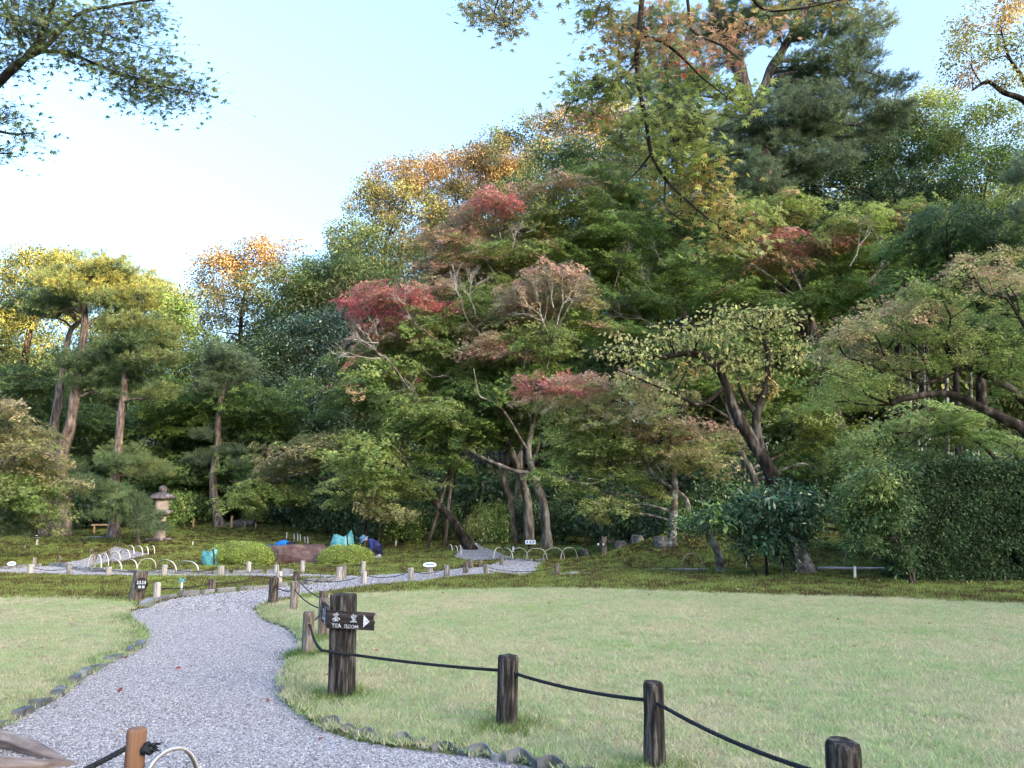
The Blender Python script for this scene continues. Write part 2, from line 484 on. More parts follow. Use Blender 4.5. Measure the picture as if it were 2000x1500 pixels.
# ------------------------------------------------------------------ scattered ground cover (uncountable: stuff)
def scatter(name, pts, templates, smin, smax, label, tilt=0.0):
    me = bpy.data.meshes.new(name + '_points')
    me.vertices.add(len(pts)); me.vertices.foreach_set('co', np.asarray(pts, np.float32).reshape(-1)); me.update()
    o = bpy.data.objects.new(name, me); COL.objects.link(o)
    setp(o, label, None, None, 'stuff')
    tc = bpy.data.collections.new(name + '_kinds')
    for t in templates: tc.objects.link(t)
    ng = bpy.data.node_groups.new(name + '_scatter', 'GeometryNodeTree')
    ng.interface.new_socket('Geometry', in_out='INPUT', socket_type='NodeSocketGeometry')
    ng.interface.new_socket('Geometry', in_out='OUTPUT', socket_type='NodeSocketGeometry')
    N = ng.nodes.new; L = ng.links.new
    gi = N('NodeGroupInput'); go = N('NodeGroupOutput')
    ci = N('GeometryNodeCollectionInfo'); ci.inputs['Collection'].default_value = tc
    ci.inputs['Separate Children'].default_value = True; ci.inputs['Reset Children'].default_value = True
    ip = N('GeometryNodeInstanceOnPoints'); ip.inputs['Pick Instance'].default_value = True
    rr = N('FunctionNodeRandomValue'); rr.data_type = 'FLOAT_VECTOR'
    rr.inputs[0].default_value = (-tilt, -tilt, 0); rr.inputs[1].default_value = (tilt, tilt, 6.283)
    rs = N('FunctionNodeRandomValue'); rs.data_type = 'FLOAT'
    rs.inputs[2].default_value = smin; rs.inputs[3].default_value = smax
    L(gi.outputs[0], ip.inputs['Points']); L(ci.outputs[0], ip.inputs['Instance'])
    L(rr.outputs[0], ip.inputs['Rotation']); L(rs.outputs[1], ip.inputs['Scale'])
    L(ip.outputs[0], go.inputs[0])
    md = o.modifiers.new('scatter', 'NODES'); md.node_group = ng
    return o

def templ(name, V, F, mat):
    me = bpy.data.meshes.new(name); me.from_pydata(V, [], F); me.materials.append(mat); me.update()
    return bpy.data.objects.new(name, me)

def tuft(name, n, rad, h, w, lean, mat, seed):
    r = random.Random(seed); V, F = [], []
    for i in range(n):
        a = r.random() * 6.283; d = rad * math.sqrt(r.random()); x, y = d * math.cos(a), d * math.sin(a)
        b = r.random() * 6.283; hh = h * (0.5 + 0.7 * r.random()); ln = lean * hh * (0.3 + r.random()); ww = w * (0.6 + 0.6 * r.random())
        c = r.random() * 6.283
        k = len(V)
        V += [(x - ww * math.cos(c), y - ww * math.sin(c), -0.01), (x + ww * math.cos(c), y + ww * math.sin(c), -0.01), (x + ln * math.cos(b), y + ln * math.sin(b), hh)]
        F.append((k, k + 1, k + 2))
    return templ(name, V, F, mat)

def in_frame(x, y, m=0.14):
    return (np.abs(x) < (1000 / FPX + m) * np.maximum(y, 3) + 0.6)

def sample_poly(poly, n_per, yr, dens_fall):
    P = np.array(poly); x0, x1 = P[:, 0].min(), P[:, 0].max(); y0, y1 = max(P[:, 1].min(), yr[0]), min(P[:, 1].max(), yr[1])
    n = int((x1 - x0) * (y1 - y0) * n_per)
    x = rng.uniform(x0, x1, n); y = rng.uniform(y0, y1, n)
    k = in_frame(x, y) & (rng.random(n) < np.clip(dens_fall / np.maximum(y, .1), 0, 1))
    x, y = x[k], y[k]
    k = inpoly(x, y, poly)
    return x[k], y[k]

gt = [tuft('grass_tuft', 15, .055, .034, .0045, 1.3, M_GRASS, s) for s in range(4)]
x, y = sample_poly(LAWN_R, 420, (3.4, 17), 8.0)
scatter('lawn_grass', np.stack([x, y, np.full(x.shape, .052)], 1), gt, .7, 1.25, 'short pale grass of the right lawn', .15)
gt2 = [tuft('grass_tuft', 15, .055, .03, .0045, 1.3, M_GRASS, s + 20) for s in range(4)]
x, y = sample_poly(LAWN_L, 380, (4, 17), 8.0)
scatter('lawn_grass_left', np.stack([x, y, np.full(x.shape, .042)], 1), gt2, .7, 1.2, 'short pale grass of the left lawn', .15)

# longer grass on the lawn borders and round the posts
def border_points(edge, n, w, off):
    out = []
    for i in range(len(edge) - 1):
        a, b = edge[i], edge[i + 1]
        L_ = (b - a).length; t = (b - a).normalized(); nn = Vector((t.y, -t.x, 0)) * off
        for _ in range(int(n * L_) + (1 if random.random() < (n * L_) % 1 else 0)):
            p = a.lerp(b, random.random()) + nn * (abs(random.gauss(0.1, w)))
            out.append((p.x, p.y, .02))
    return out
bp_ = border_points(redge, 85, .13, 1) + border_points(ledge, 60, .13, -1)
POST_GRASS = [gp(664,1372), gp(985,1436), gp(1283,1530), gp(600,1288), gp(640,1256)]
for p in POST_GRASS:
    for _ in range(150):
        a = random.random() * 6.283; d = .10 + abs(random.gauss(0, .12))
        bp_.append((p.x + d * math.cos(a), p.y + d * math.sin(a), .04))
et = [tuft('edge_tuft', 12, .04, .085, .003, .9, M_GRASS_EDGE, s + 40) for s in range(4)]
scatter('edge_grass', bp_, et, .5, 1.15, 'longer green grass along the lawn borders and post feet', .2)

# ragged far border of the lawns, grass creeping into the moss
fb_ = []
for p in border_points(far, 26, .16, 1) + border_points(far, 26, .12, -1) + border_points(farl, 22, .14, 1) + border_points(farl, 22, .1, -1):
    if -.75 * p[1] < p[0] < .75 * p[1]: fb_.append((p[0], p[1], .03))
scatter('border_grass', fb_, [tuft('border_tuft', 14, .07, .05, .005, 1.1, M_GRASS, s + 80) for s in range(3)], .6, 1.3, 'ragged pale grass where the lawns run into the moss', .2)

# moss
def moss_points():
    n = 270000
    y = rng.uniform(12.5, 44, n); x = rng.uniform(-1, 1, n) * (0.72 * y + 1)
    k = rng.random(n) < np.clip(16 / y, 0, 1) ** 1.2
    x, y = x[k], y[k]
    bad = inpoly(x, y, LAWN_R) | inpoly(x, y, LAWN_L)
    for p in RIB_POLYS: bad |= inpoly(x, y, p)
    x, y = x[~bad], y[~bad]
    return np.stack([x, y, H(x, y)], 1)
mt = [tuft('moss_tuft', 16, .085, .05, .010, .9, M_MOSS, s + 60) for s in range(4)]
scatter('moss', moss_points(), mt, .7, 1.5, 'green and red-brown moss carpet', .2)

# gravel stones
M_PEBBLE = leaf_mat('pebbles', 0.0, rough=.75, spec=.3, attr=False, stops=[(0, (.14, .135, .148)), (.25, (.25, .246, .268)), (.75, (.34, .336, .37)), (1, (.50, .495, .53))])
def pebble(seed):
    r = random.Random(seed); bm = bmesh.new(); bmesh.ops.create_icosphere(bm, subdivisions=1, radius=1)
    for v in bm.verts: v.co *= r.uniform(.75, 1.2)
    sx, sy, sz = r.uniform(.9, 1.3), r.uniform(.7, 1), r.uniform(.45, .65)
    for v in bm.verts: v.co = Vector((v.co.x * sx, v.co.y * sy, v.co.z * sz))
    me = bpy.data.meshes.new('pebble'); bm.to_mesh(me); bm.free(); me.materials.append(M_PEBBLE)
    me.polygons.foreach_set('use_smooth', [True] * len(me.polygons))
    return bpy.data.objects.new('pebble', me)
pebs = [pebble(s) for s in range(5)]
def rib_points(l, r, dz, dens, y0, y1):
    out = []
    for i in range(len(l) - 1):
        a, b, c, d = l[i], r[i], r[i + 1], l[i + 1]
        ar = ((b - a).length + (c - d).length) / 2 * ((d - a).length + (c - b).length) / 2
        ym = (a.y + b.y + c.y + d.y) / 4
        if ym > y1 or ym < y0: continue
        n = int(ar * dens * min(1, (9.0 / max(ym, 1)) ** 1.3))
        u = rng.random(n); v = rng.random(n) * 1.03 - .015
        A = np.array(a); B = np.array(b); C = np.array(c); D = np.array(d)
        P = (1 - u)[:, None] * ((1 - v)[:, None] * A + v[:, None] * B) + u[:, None] * ((1 - v)[:, None] * D + v[:, None] * C)
        P = P[in_frame(P[:, 0], P[:, 1], .08)]
        P[:, 2] = H(P[:, 0], P[:, 1]) + dz + .002
        out.append(P)
    return np.concatenate(out) if out else np.zeros((0, 3))
l, r, dz, nm = RIBS[0]
scatter('gravel', rib_points(l, r, dz, 4700, 4.2, 13), pebs, .006, .0125, 'loose grey-blue gravel of the winding path', .5)
fp = [rib_points(l, r, dz, 1500, 13, 26)] + [rib_points(a, b, c, 1500, 10, 34) for a, b, c, n_ in RIBS[1:]]
scatter('far_gravel', np.concatenate(fp), pebs, .014, .028, 'pale gravel of the cross paths beyond the lawns', .5)
# ================================================================== trees and plants
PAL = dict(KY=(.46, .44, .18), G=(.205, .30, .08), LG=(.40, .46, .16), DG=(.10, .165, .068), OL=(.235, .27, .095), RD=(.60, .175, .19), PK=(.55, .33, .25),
           TN=(.46, .38, .23), OR=(.42, .28, .13), YE=(.50, .43, .15), BR=(.25, .205, .11), BG=(.09, .15, .105), YG=(.27, .275, .075), PN=(.14, .205, .09), PB=(.145, .205, .12),
           FY=(.35, .43, .11), FO=(.50, .32, .11), FR=(.57, .15, .11))

def unit(a):
    return a / np.maximum(np.linalg.norm(a, axis=-1, keepdims=True), 1e-9)

def frames(n, d=None):
    a = rng.normal(size=n.shape) if d is None else d + rng.normal(size=n.shape) * .25
    u = unit(a - (a * n).sum(1, keepdims=True) * n)
    return u, np.cross(n, u)

KITE = np.array([(-.1, 0, 0), (.4, .36, .07), (1, 0, -.05), (.4, -.36, .07)])
OVAL = np.array([(0, 0, 0), (.28, .24, .05), (.68, .24, .02), (1, 0, -.08), (.68, -.24, .02), (.28, -.24, .05)])
LANCE = np.array([(0, 0, 0), (.45, .17, .04), (1, 0, -.06), (.45, -.17, .04)])
def star(lobes, notch, base=.12):
    pts = [(-base, 0, 0)]
    k = len(lobes)
    span = math.radians(250)
    for i, l_ in enumerate(lobes):
        a = -span / 2 + span * i / (k - 1)
        pts.append((l_ * math.cos(a), l_ * math.sin(a), -.10 * l_))
        if i < k - 1:
            b = a + span / (k - 1) / 2
            pts.append((notch * math.cos(b), notch * math.sin(b), .03))
    return np.array(pts)
STAR7 = star([.42, .72, .92, 1.05, .92, .72, .42], .30)
STAR5 = star([.6, .9, 1.05, .9, .6], .30)

def leaf_mesh(name, P, Nn, S, C, T, d=None):
    u, v = frames(Nn, d)
    V = P[:, None, :] + S[:, None, None] * (T[None, :, 0:1] * u[:, None, :] + T[None, :, 1:2] * v[:, None, :] + T[None, :, 2:3] * Nn[:, None, :])
    return np_mesh(name, V, len(T), C)

def pal(key, n, jit=.22):
    a, b = (key.split('/') + [key])[:2] if '/' in key else (key, key)
    a, b = np.array(PAL[a]), np.array(PAL[b])
    t = rng.random((n, 1)) ** 1.1
    return (a * (1 - t) + b * t) * (1 + rng.normal(size=(n, 1)) * jit).clip(.45, 1.8)

def pads_world(pads, Y, depth=.85, spread=1.0, kw=1.0, kh=1.0):
    out = []
    for i, p in enumerate(pads):
        px, py, w, h, key = p[:5]; w *= kw; h *= kh
        dy = p[5] if len(p) > 5 else (((i * 0.618) % 1) - .5) * 2.4 * spread * (w * Y / FPX / 3)
        c = at(px, py, Y + dy)
        s = (Y + dy) / FPX
        out.append((np.array(c), np.array((w / 2 * s, w / 2 * s * depth, h / 2 * s)), key, w * h))
    return out

def inst_mat(name, trans, rough, spec):
    """leaf colour: the spray's own colour times a small leaf-to-leaf change"""
    m, nt, N, L = new_mat(name)
    out = N('ShaderNodeOutputMaterial')
    b = N('ShaderNodeBsdfPrincipled'); b.inputs['Roughness'].default_value = rough; b.inputs['Specular IOR Level'].default_value = spec
    t = N('ShaderNodeBsdfTranslucent'); mx = N('ShaderNodeMixShader'); mx.inputs[0].default_value = trans
    a = N('ShaderNodeAttribute'); a.attribute_type = 'INSTANCER'; a.attribute_name = 'Col'
    v = N('ShaderNodeAttribute'); v.attribute_type = 'GEOMETRY'; v.attribute_name = 'Col'
    mu = N('ShaderNodeMix'); mu.data_type = 'RGBA'; mu.blend_type = 'MULTIPLY'; mu.inputs[0].default_value = 1.0
    L(a.outputs['Color'], mu.inputs[6]); L(v.outputs['Color'], mu.inputs[7])
    src = mu.outputs[2]
    L(src, b.inputs['Base Color']); L(src, t.inputs['Color'])
    L(b.outputs[0], mx.inputs[1]); L(t.outputs[0], mx.inputs[2]); L(mx.outputs[0], out.inputs['Surface'])
    return m
M_LEAF_I = inst_mat('tree_leaf', 0.45, .5, .3)
M_GLOSSY_I = inst_mat('glossy_tree_leaf', 0.2, .3, .5)
M_NEEDLE_I = inst_mat('pine_needle', 0.25, .5, .3)

def var_col(n, j=.24):
    g = (1 + rng.normal(size=(n, 1)) * j).clip(.45, 1.6)
    return (g * (1 + rng.normal(size=(n, 3)) * .08)) * .62      # attribute colours stop at 1: the sprays carry the rest

def t_spray(size, per, a=.9, b=.6, T=None, flat=.40):
    """a flat fan of maple leaves with its twig along x"""
    s = rng.random(per); t = (rng.random(per) - .5) * (1.2 - .6 * s)
    P = np.stack([(s - .45) * a, t * b, -.12 * s ** 2 * a - .22 * np.abs(t) * b + rng.normal(size=per) * .03], 1)
    Nn = unit(np.array((.12, 0, 1.0)) + rng.normal(size=(per, 3)) * flat)
    d = unit(np.stack([np.ones(per), t * 2.0, -.55 * np.ones(per)], 1))
    return leaf_mesh('spray', P, Nn, size * (.65 + .6 * rng.random(per)), var_col(per), T, d)

def t_clump(size, per, rad, T=None):
    dd = unit(rng.normal(size=(per, 3)) + np.array((0, 0, .35)))
    P = dd * (rad * (.35 + .75 * rng.random((per, 1)))) * np.array((1.1, 1.1, .75))
    Nn = unit(dd * .6 + rng.normal(size=dd.shape) * .5 + np.array((0, 0, .35)))
    return leaf_mesh('clump', P, Nn, size * (.6 + .7 * rng.random(per)), var_col(per), T, unit(dd + np.array((0, 0, -.4))))

def t_needles(length, width, shoots=9, per=26, rad=.24):
    VV = []
    sp = unit(rng.normal(size=(shoots, 3))) * rad * rng.random((shoots, 1)) ** .5 * np.array((1.2, 1.2, .6))
    for c in sp:
        ax = unit((c * np.array((1, 1, .3)) * 2 + np.array((0, 0, .30)) + rng.normal(size=3) * .08)[None])[0]
        t = rng.random((per, 1))
        d = unit(rng.normal(size=(per, 3)) * .55 + ax * .8)
        base = c + ax * (t - .5) * length * 1.2
        ln = length * (.75 + .4 * rng.random((per, 1)))
        side = unit(np.cross(d, rng.normal(size=d.shape))) * width
        VV.append(np.stack([base + side * .5, base + d * ln * .55 + side, base + d * ln, base - side * .5], 1))
    V = np.concatenate(VV)
    return np_mesh('needles', V, 4, var_col(len(V)))

TPL = {}
def templates(key, fn, n, mat):
    if key not in TPL:
        c = bpy.data.collections.new('kinds_' + key)
        for i in range(n):
            me = fn(); me.materials.append(mat)
            c.objects.link(bpy.data.objects.new('kind_' + key, me))
        ng = bpy.data.node_groups.new('grow_' + key, 'GeometryNodeTree')
        ng.interface.new_socket('Geometry', in_out='INPUT', socket_type='NodeSocketGeometry')
        ng.interface.new_socket('Geometry', in_out='OUTPUT', socket_type='NodeSocketGeometry')
        N = ng.nodes.new; L = ng.links.new
        gi = N('NodeGroupInput'); go = N('NodeGroupOutput')
        ci = N('GeometryNodeCollectionInfo'); ci.inputs['Collection'].default_value = c
        ci.inputs['Separate Children'].default_value = True; ci.inputs['Reset Children'].default_value = True
        ip = N('GeometryNodeInstanceOnPoints'); ip.inputs['Pick Instance'].default_value = True
        ar = N('GeometryNodeInputNamedAttribute'); ar.data_type = 'FLOAT_VECTOR'; ar.inputs['Name'].default_value = 'rot'
        asc = N('GeometryNodeInputNamedAttribute'); asc.data_type = 'FLOAT'; asc.inputs['Name'].default_value = 'scl'
        L(gi.outputs[0], ip.inputs['Points']); L(ci.outputs[0], ip.inputs['Instance'])
        L(ar.outputs[0], ip.inputs['Rotation']); L(asc.outputs[0], ip.inputs['Scale'])
        L(ip.outputs[0], go.inputs[0])
        TPL[key] = ng
    return TPL[key]

def leafy(name, root, P, E, S, C, ng):
    """foliage: thousands of real sprays grown on points"""
    n = len(P)
    me = bpy.data.meshes.new(name)
    me.vertices.add(n); me.vertices.foreach_set('co', P.astype(np.float32).reshape(-1))
    a = me.attributes.new('rot', 'FLOAT_VECTOR', 'POINT'); a.data.foreach_set('vector', E.astype(np.float32).reshape(-1))
    a = me.attributes.new('scl', 'FLOAT', 'POINT'); a.data.foreach_set('value', S.astype(np.float32))
    c4 = np.ones((n, 4), np.float32); c4[:, :3] = C / .62
    a = me.attributes.new('Col', 'FLOAT_COLOR', 'POINT'); a.data.foreach_set('color', c4.reshape(-1))
    me.update()
    o = link(name, me, None, root)
    md = o.modifiers.new('foliage', 'NODES'); md.node_group = ng
    return o

def blend(pads, c, r, key, ns):
    # colour runs over from the neighbouring pads of the same tree
    C = pal(key, ns, .16)
    near = [k for cc, rr, k, a in pads if 0 < np.linalg.norm(cc - c) < 2.6 * r[0]]
    if near:
        m = rng.random(ns) < .25; w = rng.random((ns, 1))
        for i in np.nonzero(m)[0]:
            C[i] = C[i] * (1 - w[i]) + pal(near[rng.integers(len(near))], 1, .16)[0] * w[i]
    return C

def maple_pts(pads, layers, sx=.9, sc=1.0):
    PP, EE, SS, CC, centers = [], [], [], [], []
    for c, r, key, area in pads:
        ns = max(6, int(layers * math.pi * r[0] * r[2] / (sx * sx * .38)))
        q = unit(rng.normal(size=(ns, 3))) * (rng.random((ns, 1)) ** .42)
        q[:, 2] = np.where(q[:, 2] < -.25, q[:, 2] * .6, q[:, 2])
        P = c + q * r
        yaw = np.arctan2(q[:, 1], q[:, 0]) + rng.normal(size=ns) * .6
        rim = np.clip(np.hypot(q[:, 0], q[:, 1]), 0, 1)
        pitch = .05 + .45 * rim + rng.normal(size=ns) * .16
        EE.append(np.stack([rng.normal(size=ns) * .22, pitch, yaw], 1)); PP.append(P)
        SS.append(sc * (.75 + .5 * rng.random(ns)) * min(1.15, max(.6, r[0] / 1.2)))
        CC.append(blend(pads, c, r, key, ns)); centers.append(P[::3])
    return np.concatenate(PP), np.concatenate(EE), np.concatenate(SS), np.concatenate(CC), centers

def clump_pts(pads, layers, rad, hollow=.55):
    PP, EE, SS, CC, centers = [], [], [], [], []
    for c, r, key, area in pads:
        ns = max(6, int(layers * math.pi * r[0] * r[2] / (rad * rad * 2.2)))
        q = unit(rng.normal(size=(ns, 3))) * (hollow + (1 - hollow) * rng.random((ns, 1)))
        q[:, 2] = np.where(q[:, 2] < -.6, -q[:, 2] * .6, q[:, 2])
        PP.append(c + q * r); EE.append(rng.normal(size=(ns, 3)) * np.array((.3, .3, 3.0)))
        SS.append(.65 + .6 * rng.random(ns)); CC.append(pal(key, ns, .2)); centers.append((c + q * r)[::3])
    return np.concatenate(PP), np.concatenate(EE), np.concatenate(SS), np.concatenate(CC), centers

def needle_pts(pads, layers, rad=.34):
    PP, EE, SS, CC, centers = [], [], [], [], []
    for c, r, key, area in pads:
        ns = max(10, int(layers * math.pi * r[0] * r[2] / (rad * rad * 2.0)))
        q = unit(rng.normal(size=(ns, 3))) * (rng.random((ns, 1)) ** .38)
        q[:, 2] = np.where(q[:, 2] < 0, q[:, 2] * .5, q[:, 2])
        PP.append(c + q * r)
        EE.append(np.stack([rng.normal(size=ns) * .2, .35 * np.hypot(q[:, 0], q[:, 1]) + rng.normal(size=ns) * .15, np.arctan2(q[:, 1], q[:, 0]) + rng.normal(size=ns) * .4], 1))
        SS.append(.75 + .5 * rng.random(ns)); CC.append(pal(key, ns, .2)); centers.append((c + q * r)[::3])
    return np.concatenate(PP), np.concatenate(EE), np.concatenate(SS), np.concatenate(CC), centers

T_MAPLE = templates('maple', lambda: t_spray(.074, 78, T=STAR5), 6, M_LEAF_I)
T_NEAR = templates('near_maple', lambda: t_spray(.052, 34, a=.55, b=.4, T=STAR7), 6, M_LEAF_I)
T_CLUMP = templates('clump', lambda: t_clump(.13, 95, .58, OVAL), 6, M_LEAF_I)
T_GLOSS = templates('glossy', lambda: t_clump(.13, 95, .58, OVAL), 5, M_GLOSSY_I)
T_FAR = templates('far_clump', lambda: t_clump(.15, 140, .85, KITE), 6, M_LEAF_I)
T_PINE = templates('pine', lambda: t_needles(.16, .0075), 6, M_NEEDLE_I)

def trunk_curve(spec, Y):
    pts, r0, r1 = spec[:3]
    W = []
    for i, p in enumerate(pts):
        W.append(at(p[0], p[1], Y + (p[2] if len(p) > 2 else 0)))
    return W

def wood(mb, trunks, Y, pads, centers, limb=True, twigs=.35, flare=1.25, base_fix=True, limb_r=1.0, wob=.35):
    """trunk stems, a limb to every pad and twigs into its sprays"""
    S = []
    for ti, sp in enumerate(trunks):
        W = trunk_curve(sp, Y)
        if base_fix and (len(sp) < 4):
            g = gx(sp[0][0][0], W[0].y)
            if W[0].z > g.z: W[0] = Vector((g.x, g.y, g.z))
            W[0] = Vector((W[0].x, W[0].y, min(W[0].z, g.z) - .12))
        C = cr(W, 7); m = len(C)
        R = [sp[1] + (sp[2] - sp[1]) * (i / (m - 1)) ** .8 for i in range(m)]
        if base_fix and len(sp) < 4:
            for i in range(min(4, m)): R[i] *= 1 + (flare - 1) * (1 - i / 4) ** 1.5
        mb.tube(C, R, n=10, wob=wob)
        S += [(C[i], R[i]) for i in range(1, m)]
    if not limb: return S
    SP = np.array([tuple(p) for p, r in S]); SR = np.array([r for p, r in S])
    for (c, r, key, area), sc in zip(pads, centers):
        d = np.linalg.norm(SP - c, axis=1) + 1.2 * np.clip(SP[:, 2] - c[2] + .15, 0, 9)
        j = int(d.argmin()); p = Vector(SP[j]); cc = Vector(c)
        D = (cc - p).length
        m1 = p.lerp(cc, .35) + Vector((random.uniform(-.12, .12), random.uniform(-.12, .12), random.uniform(-.03, .12))) * D
        m2 = p.lerp(cc, .72) + Vector((random.uniform(-.1, .1), random.uniform(-.1, .1), random.uniform(-.08, .06))) * D
        ra = min(SR[j] * .6, (.022 + .016 * D) * limb_r)
        C = cr([p, m1, m2, cc], 4); m = len(C)
        mb.tube(C, [ra + (.012 - ra) * i / (m - 1) for i in range(m)], n=6, wob=.2)
        for s in sc:
            if random.random() < twigs:
                q = C[random.randrange(m // 2, m)]
                e = Vector(s)
                mm = q.lerp(e, .5) + Vector((0, 0, random.uniform(-.03, .06) * (e - q).length))
                mb.tube([q, mm, e], [.013, .009, .004], n=3, cap=False)
    return S

def bare_twigs(mb, p, d, ln, lev, r):
    e = p + d * ln
    mid = p.lerp(e, .5) + Vector((random.gauss(0, .06), random.gauss(0, .06), random.gauss(0, .06))) * ln
    mb.tube([p, mid, e], [r, r * .8, r * .55], n=4, cap=False)
    if lev == 0: return
    for k in range(random.choice((2, 3, 3))):
        nd = (d + Vector((random.gauss(0, .45), random.gauss(0, .35), random.gauss(.12, .4)))).normalized()
        bare_twigs(mb, mid.lerp(e, random.random()), nd, ln * random.uniform(.5, .75), lev - 1, r * .55)

def bare_branch(root, Y, specs):
    for px0, py0, px1, py1, lev, r in specs:
        a, b = at(px0, py0, Y - 1.2), at(px1, py1, Y - 2.0)
        mb = MB(); d = (b - a)
        bare_twigs(mb, a, d.normalized(), d.length * .6, lev, r)
        o = mb.build('bare_branch', M_TWIG, root)
        o['label'] = 'grey leafless branch'

def base_of(trunks, Y):
    p = trunks[0][0][0]
    return gx(p[0], Y + (p[2] if len(p) > 2 else 0))

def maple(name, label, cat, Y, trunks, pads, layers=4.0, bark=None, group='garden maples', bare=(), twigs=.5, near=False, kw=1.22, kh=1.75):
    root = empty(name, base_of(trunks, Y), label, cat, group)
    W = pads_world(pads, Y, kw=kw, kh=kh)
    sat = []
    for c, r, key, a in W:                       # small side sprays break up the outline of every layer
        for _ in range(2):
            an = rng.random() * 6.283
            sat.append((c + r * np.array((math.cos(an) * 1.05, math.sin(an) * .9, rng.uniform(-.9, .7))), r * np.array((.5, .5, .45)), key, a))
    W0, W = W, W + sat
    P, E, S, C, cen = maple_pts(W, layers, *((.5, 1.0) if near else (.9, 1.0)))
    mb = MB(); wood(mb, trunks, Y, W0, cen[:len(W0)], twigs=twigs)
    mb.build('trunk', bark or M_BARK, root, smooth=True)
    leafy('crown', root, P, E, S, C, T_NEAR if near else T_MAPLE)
    bare_branch(root, Y, bare)
    return root

def broad(name, label, cat, Y, trunks, pads, layers=4.0, bark=None, group='broadleaf trees of the wood', mat=None, hollow=.55, kw=1.2, kh=1.3):
    root = empty(name, base_of(trunks, Y), label, cat, group)
    W = pads_world(pads, Y, depth=.9, spread=.6, kw=kw, kh=kh)
    rad = .85 if Y > 48 else .58
    P, E, S, C, cen = clump_pts(W, layers, rad, hollow)
    mb = MB(); wood(mb, trunks, Y, W, cen, twigs=.25, limb_r=1.5)
    mb.build('trunk', bark or M_BARK_DARK, root, smooth=True)
    leafy('crown', root, P, E, S, C, T_FAR if Y > 48 else (T_GLOSS if mat else T_CLUMP))
    return root

def pine(name, label, Y, trunks, pads, layers=4.5, group='garden pines', kw=1.15, kh=1.7):
    root = empty(name, base_of(trunks, Y), label, 'pine tree', group)
    W = pads_world(pads, Y, depth=.9, spread=.8, kw=kw, kh=kh)
    P, E, S, C, cen = needle_pts(W, layers)
    mb = MB(); wood(mb, trunks, Y, W, cen, twigs=.5, flare=1.35, limb_r=1.4)
    mb.build('trunk', M_BARK_BLACK if name == 'black_pine' else M_BARK_PINE, root, smooth=True)
    leafy('crown', root, P, E, S, C, T_PINE)
    return root

# ---- far wood on the slope, each tree by itself
broad('broadleaf_tree', 'tall yellow-green tree lit by the sun at the left edge behind the pines', 'tree', 42,
      [([(20,1000),(35,800),(60,640),(80,580)], .3, .1), ([(40,760),(10,690),(-40,650)], .14, .07, 0)],
      [(70,545,130,110,'YG'),(15,580,120,130,'YG'),(135,535,110,80,'YG'),(40,640,110,90,'YG/OL'),(-30,640,120,120,'YG'),(110,600,90,80,'YG/OL'),(30,720,90,50,'DG/OL')])
broad('broadleaf_tree', 'rounded yellow-green tree behind the crowns of the two tall pines', 'tree', 46,
      [([(225,1000),(235,760),(255,620)], .28, .1)], [(255,570,120,80,'YG/OL'),(315,580,90,80,'YG/OL'),(205,560,100,80,'YG/OL'),(270,640,120,90,'OL/DG'),(220,650,110,90,'DG/OL'),(340,620,60,80,'OL/DG')])
broad('broadleaf_tree', 'dense dark green cone-shaped tree just left of the gap of sky', 'tree', 43,
      [([(350,1000),(345,800),(340,640)], .25, .08)], [(335,610,80,80,'DG/G'),(340,680,130,110,'DG/G'),(370,730,110,110,'DG/G'),(300,720,110,100,'DG'),(340,800,140,90,'DG'),(385,800,90,80,'DG/BG')])
broad('broadleaf_tree', 'airy orange-brown tree with sky showing through beside the gap', 'tree', 50,
      [([(480,980),(475,760),(470,640),(480,560)], .28, .09)], [(425,535,90,80,'OR/BR'),(480,510,90,60,'OR/BR'),(540,500,90,60,'OR'),(560,540,80,70,'BR/OR'),(400,590,60,80,'BR/OL'),(470,580,110,80,'BR/DG'),(420,650,100,90,'OL/BR'),(500,630,120,90,'BR/DG'),(400,720,70,60,'OL'),(460,720,120,90,'DG/OL')], layers=3.4)
broad('broadleaf_tree', 'dark green tree right of the airy orange tree', 'tree', 46,
      [([(600,980),(595,780),(590,620)], .3, .1)], [(575,545,90,60,'DG'),(625,535,100,60,'DG/BG'),(665,530,70,60,'DG/OL'),(550,600,100,80,'DG/OL'),(620,600,130,90,'DG/OL'),(670,600,90,90,'DG/BR'),(560,670,120,90,'DG')])
broad('broadleaf_tree', 'blue-green glossy evergreen in front of the slope left of the red maple', 'tree', 41,
      [([(615,1010),(610,860),(605,700)], .26, .09)], [(570,650,90,70,'BG'),(630,650,110,90,'BG'),(670,680,80,90,'BG'),(560,720,100,80,'BG/DG'),(620,740,120,90,'BG'),(590,800,110,80,'BG/DG'),(650,810,100,80,'DG/BG'),(520,690,70,70,'DG'),(610,870,120,70,'DG')], mat=M_GLOSSY)
broad('broadleaf_tree', 'big olive and brown tree whose crown makes the left shoulder of the hill', 'tree', 54,
      [([(760,960),(755,700),(750,500)], .4, .14)], [(690,470,80,70,'DG/OL'),(730,410,110,90,'OL/BR'),(770,350,110,60,'OR/BR'),(830,345,100,60,'OR/BR'),(800,420,150,110,'OL/BR'),(720,500,130,90,'OL/DG'),(800,520,130,100,'OL/BR'),(670,530,70,70,'DG/OL'),(740,580,140,90,'OL/BR')])
broad('broadleaf_tree', 'gold and brown tree on the hill above the red maple', 'tree', 57,
      [([(900,950),(895,700),(890,480)], .4, .14)], [(875,340,90,60,'OR/BR'),(920,330,90,70,'BR/OR'),(900,400,140,90,'OL/BR'),(960,400,100,90,'BR/OR'),(870,470,130,90,'BR/OL'),(950,480,130,90,'YE/BR'),(990,350,80,80,'BR/OR')])
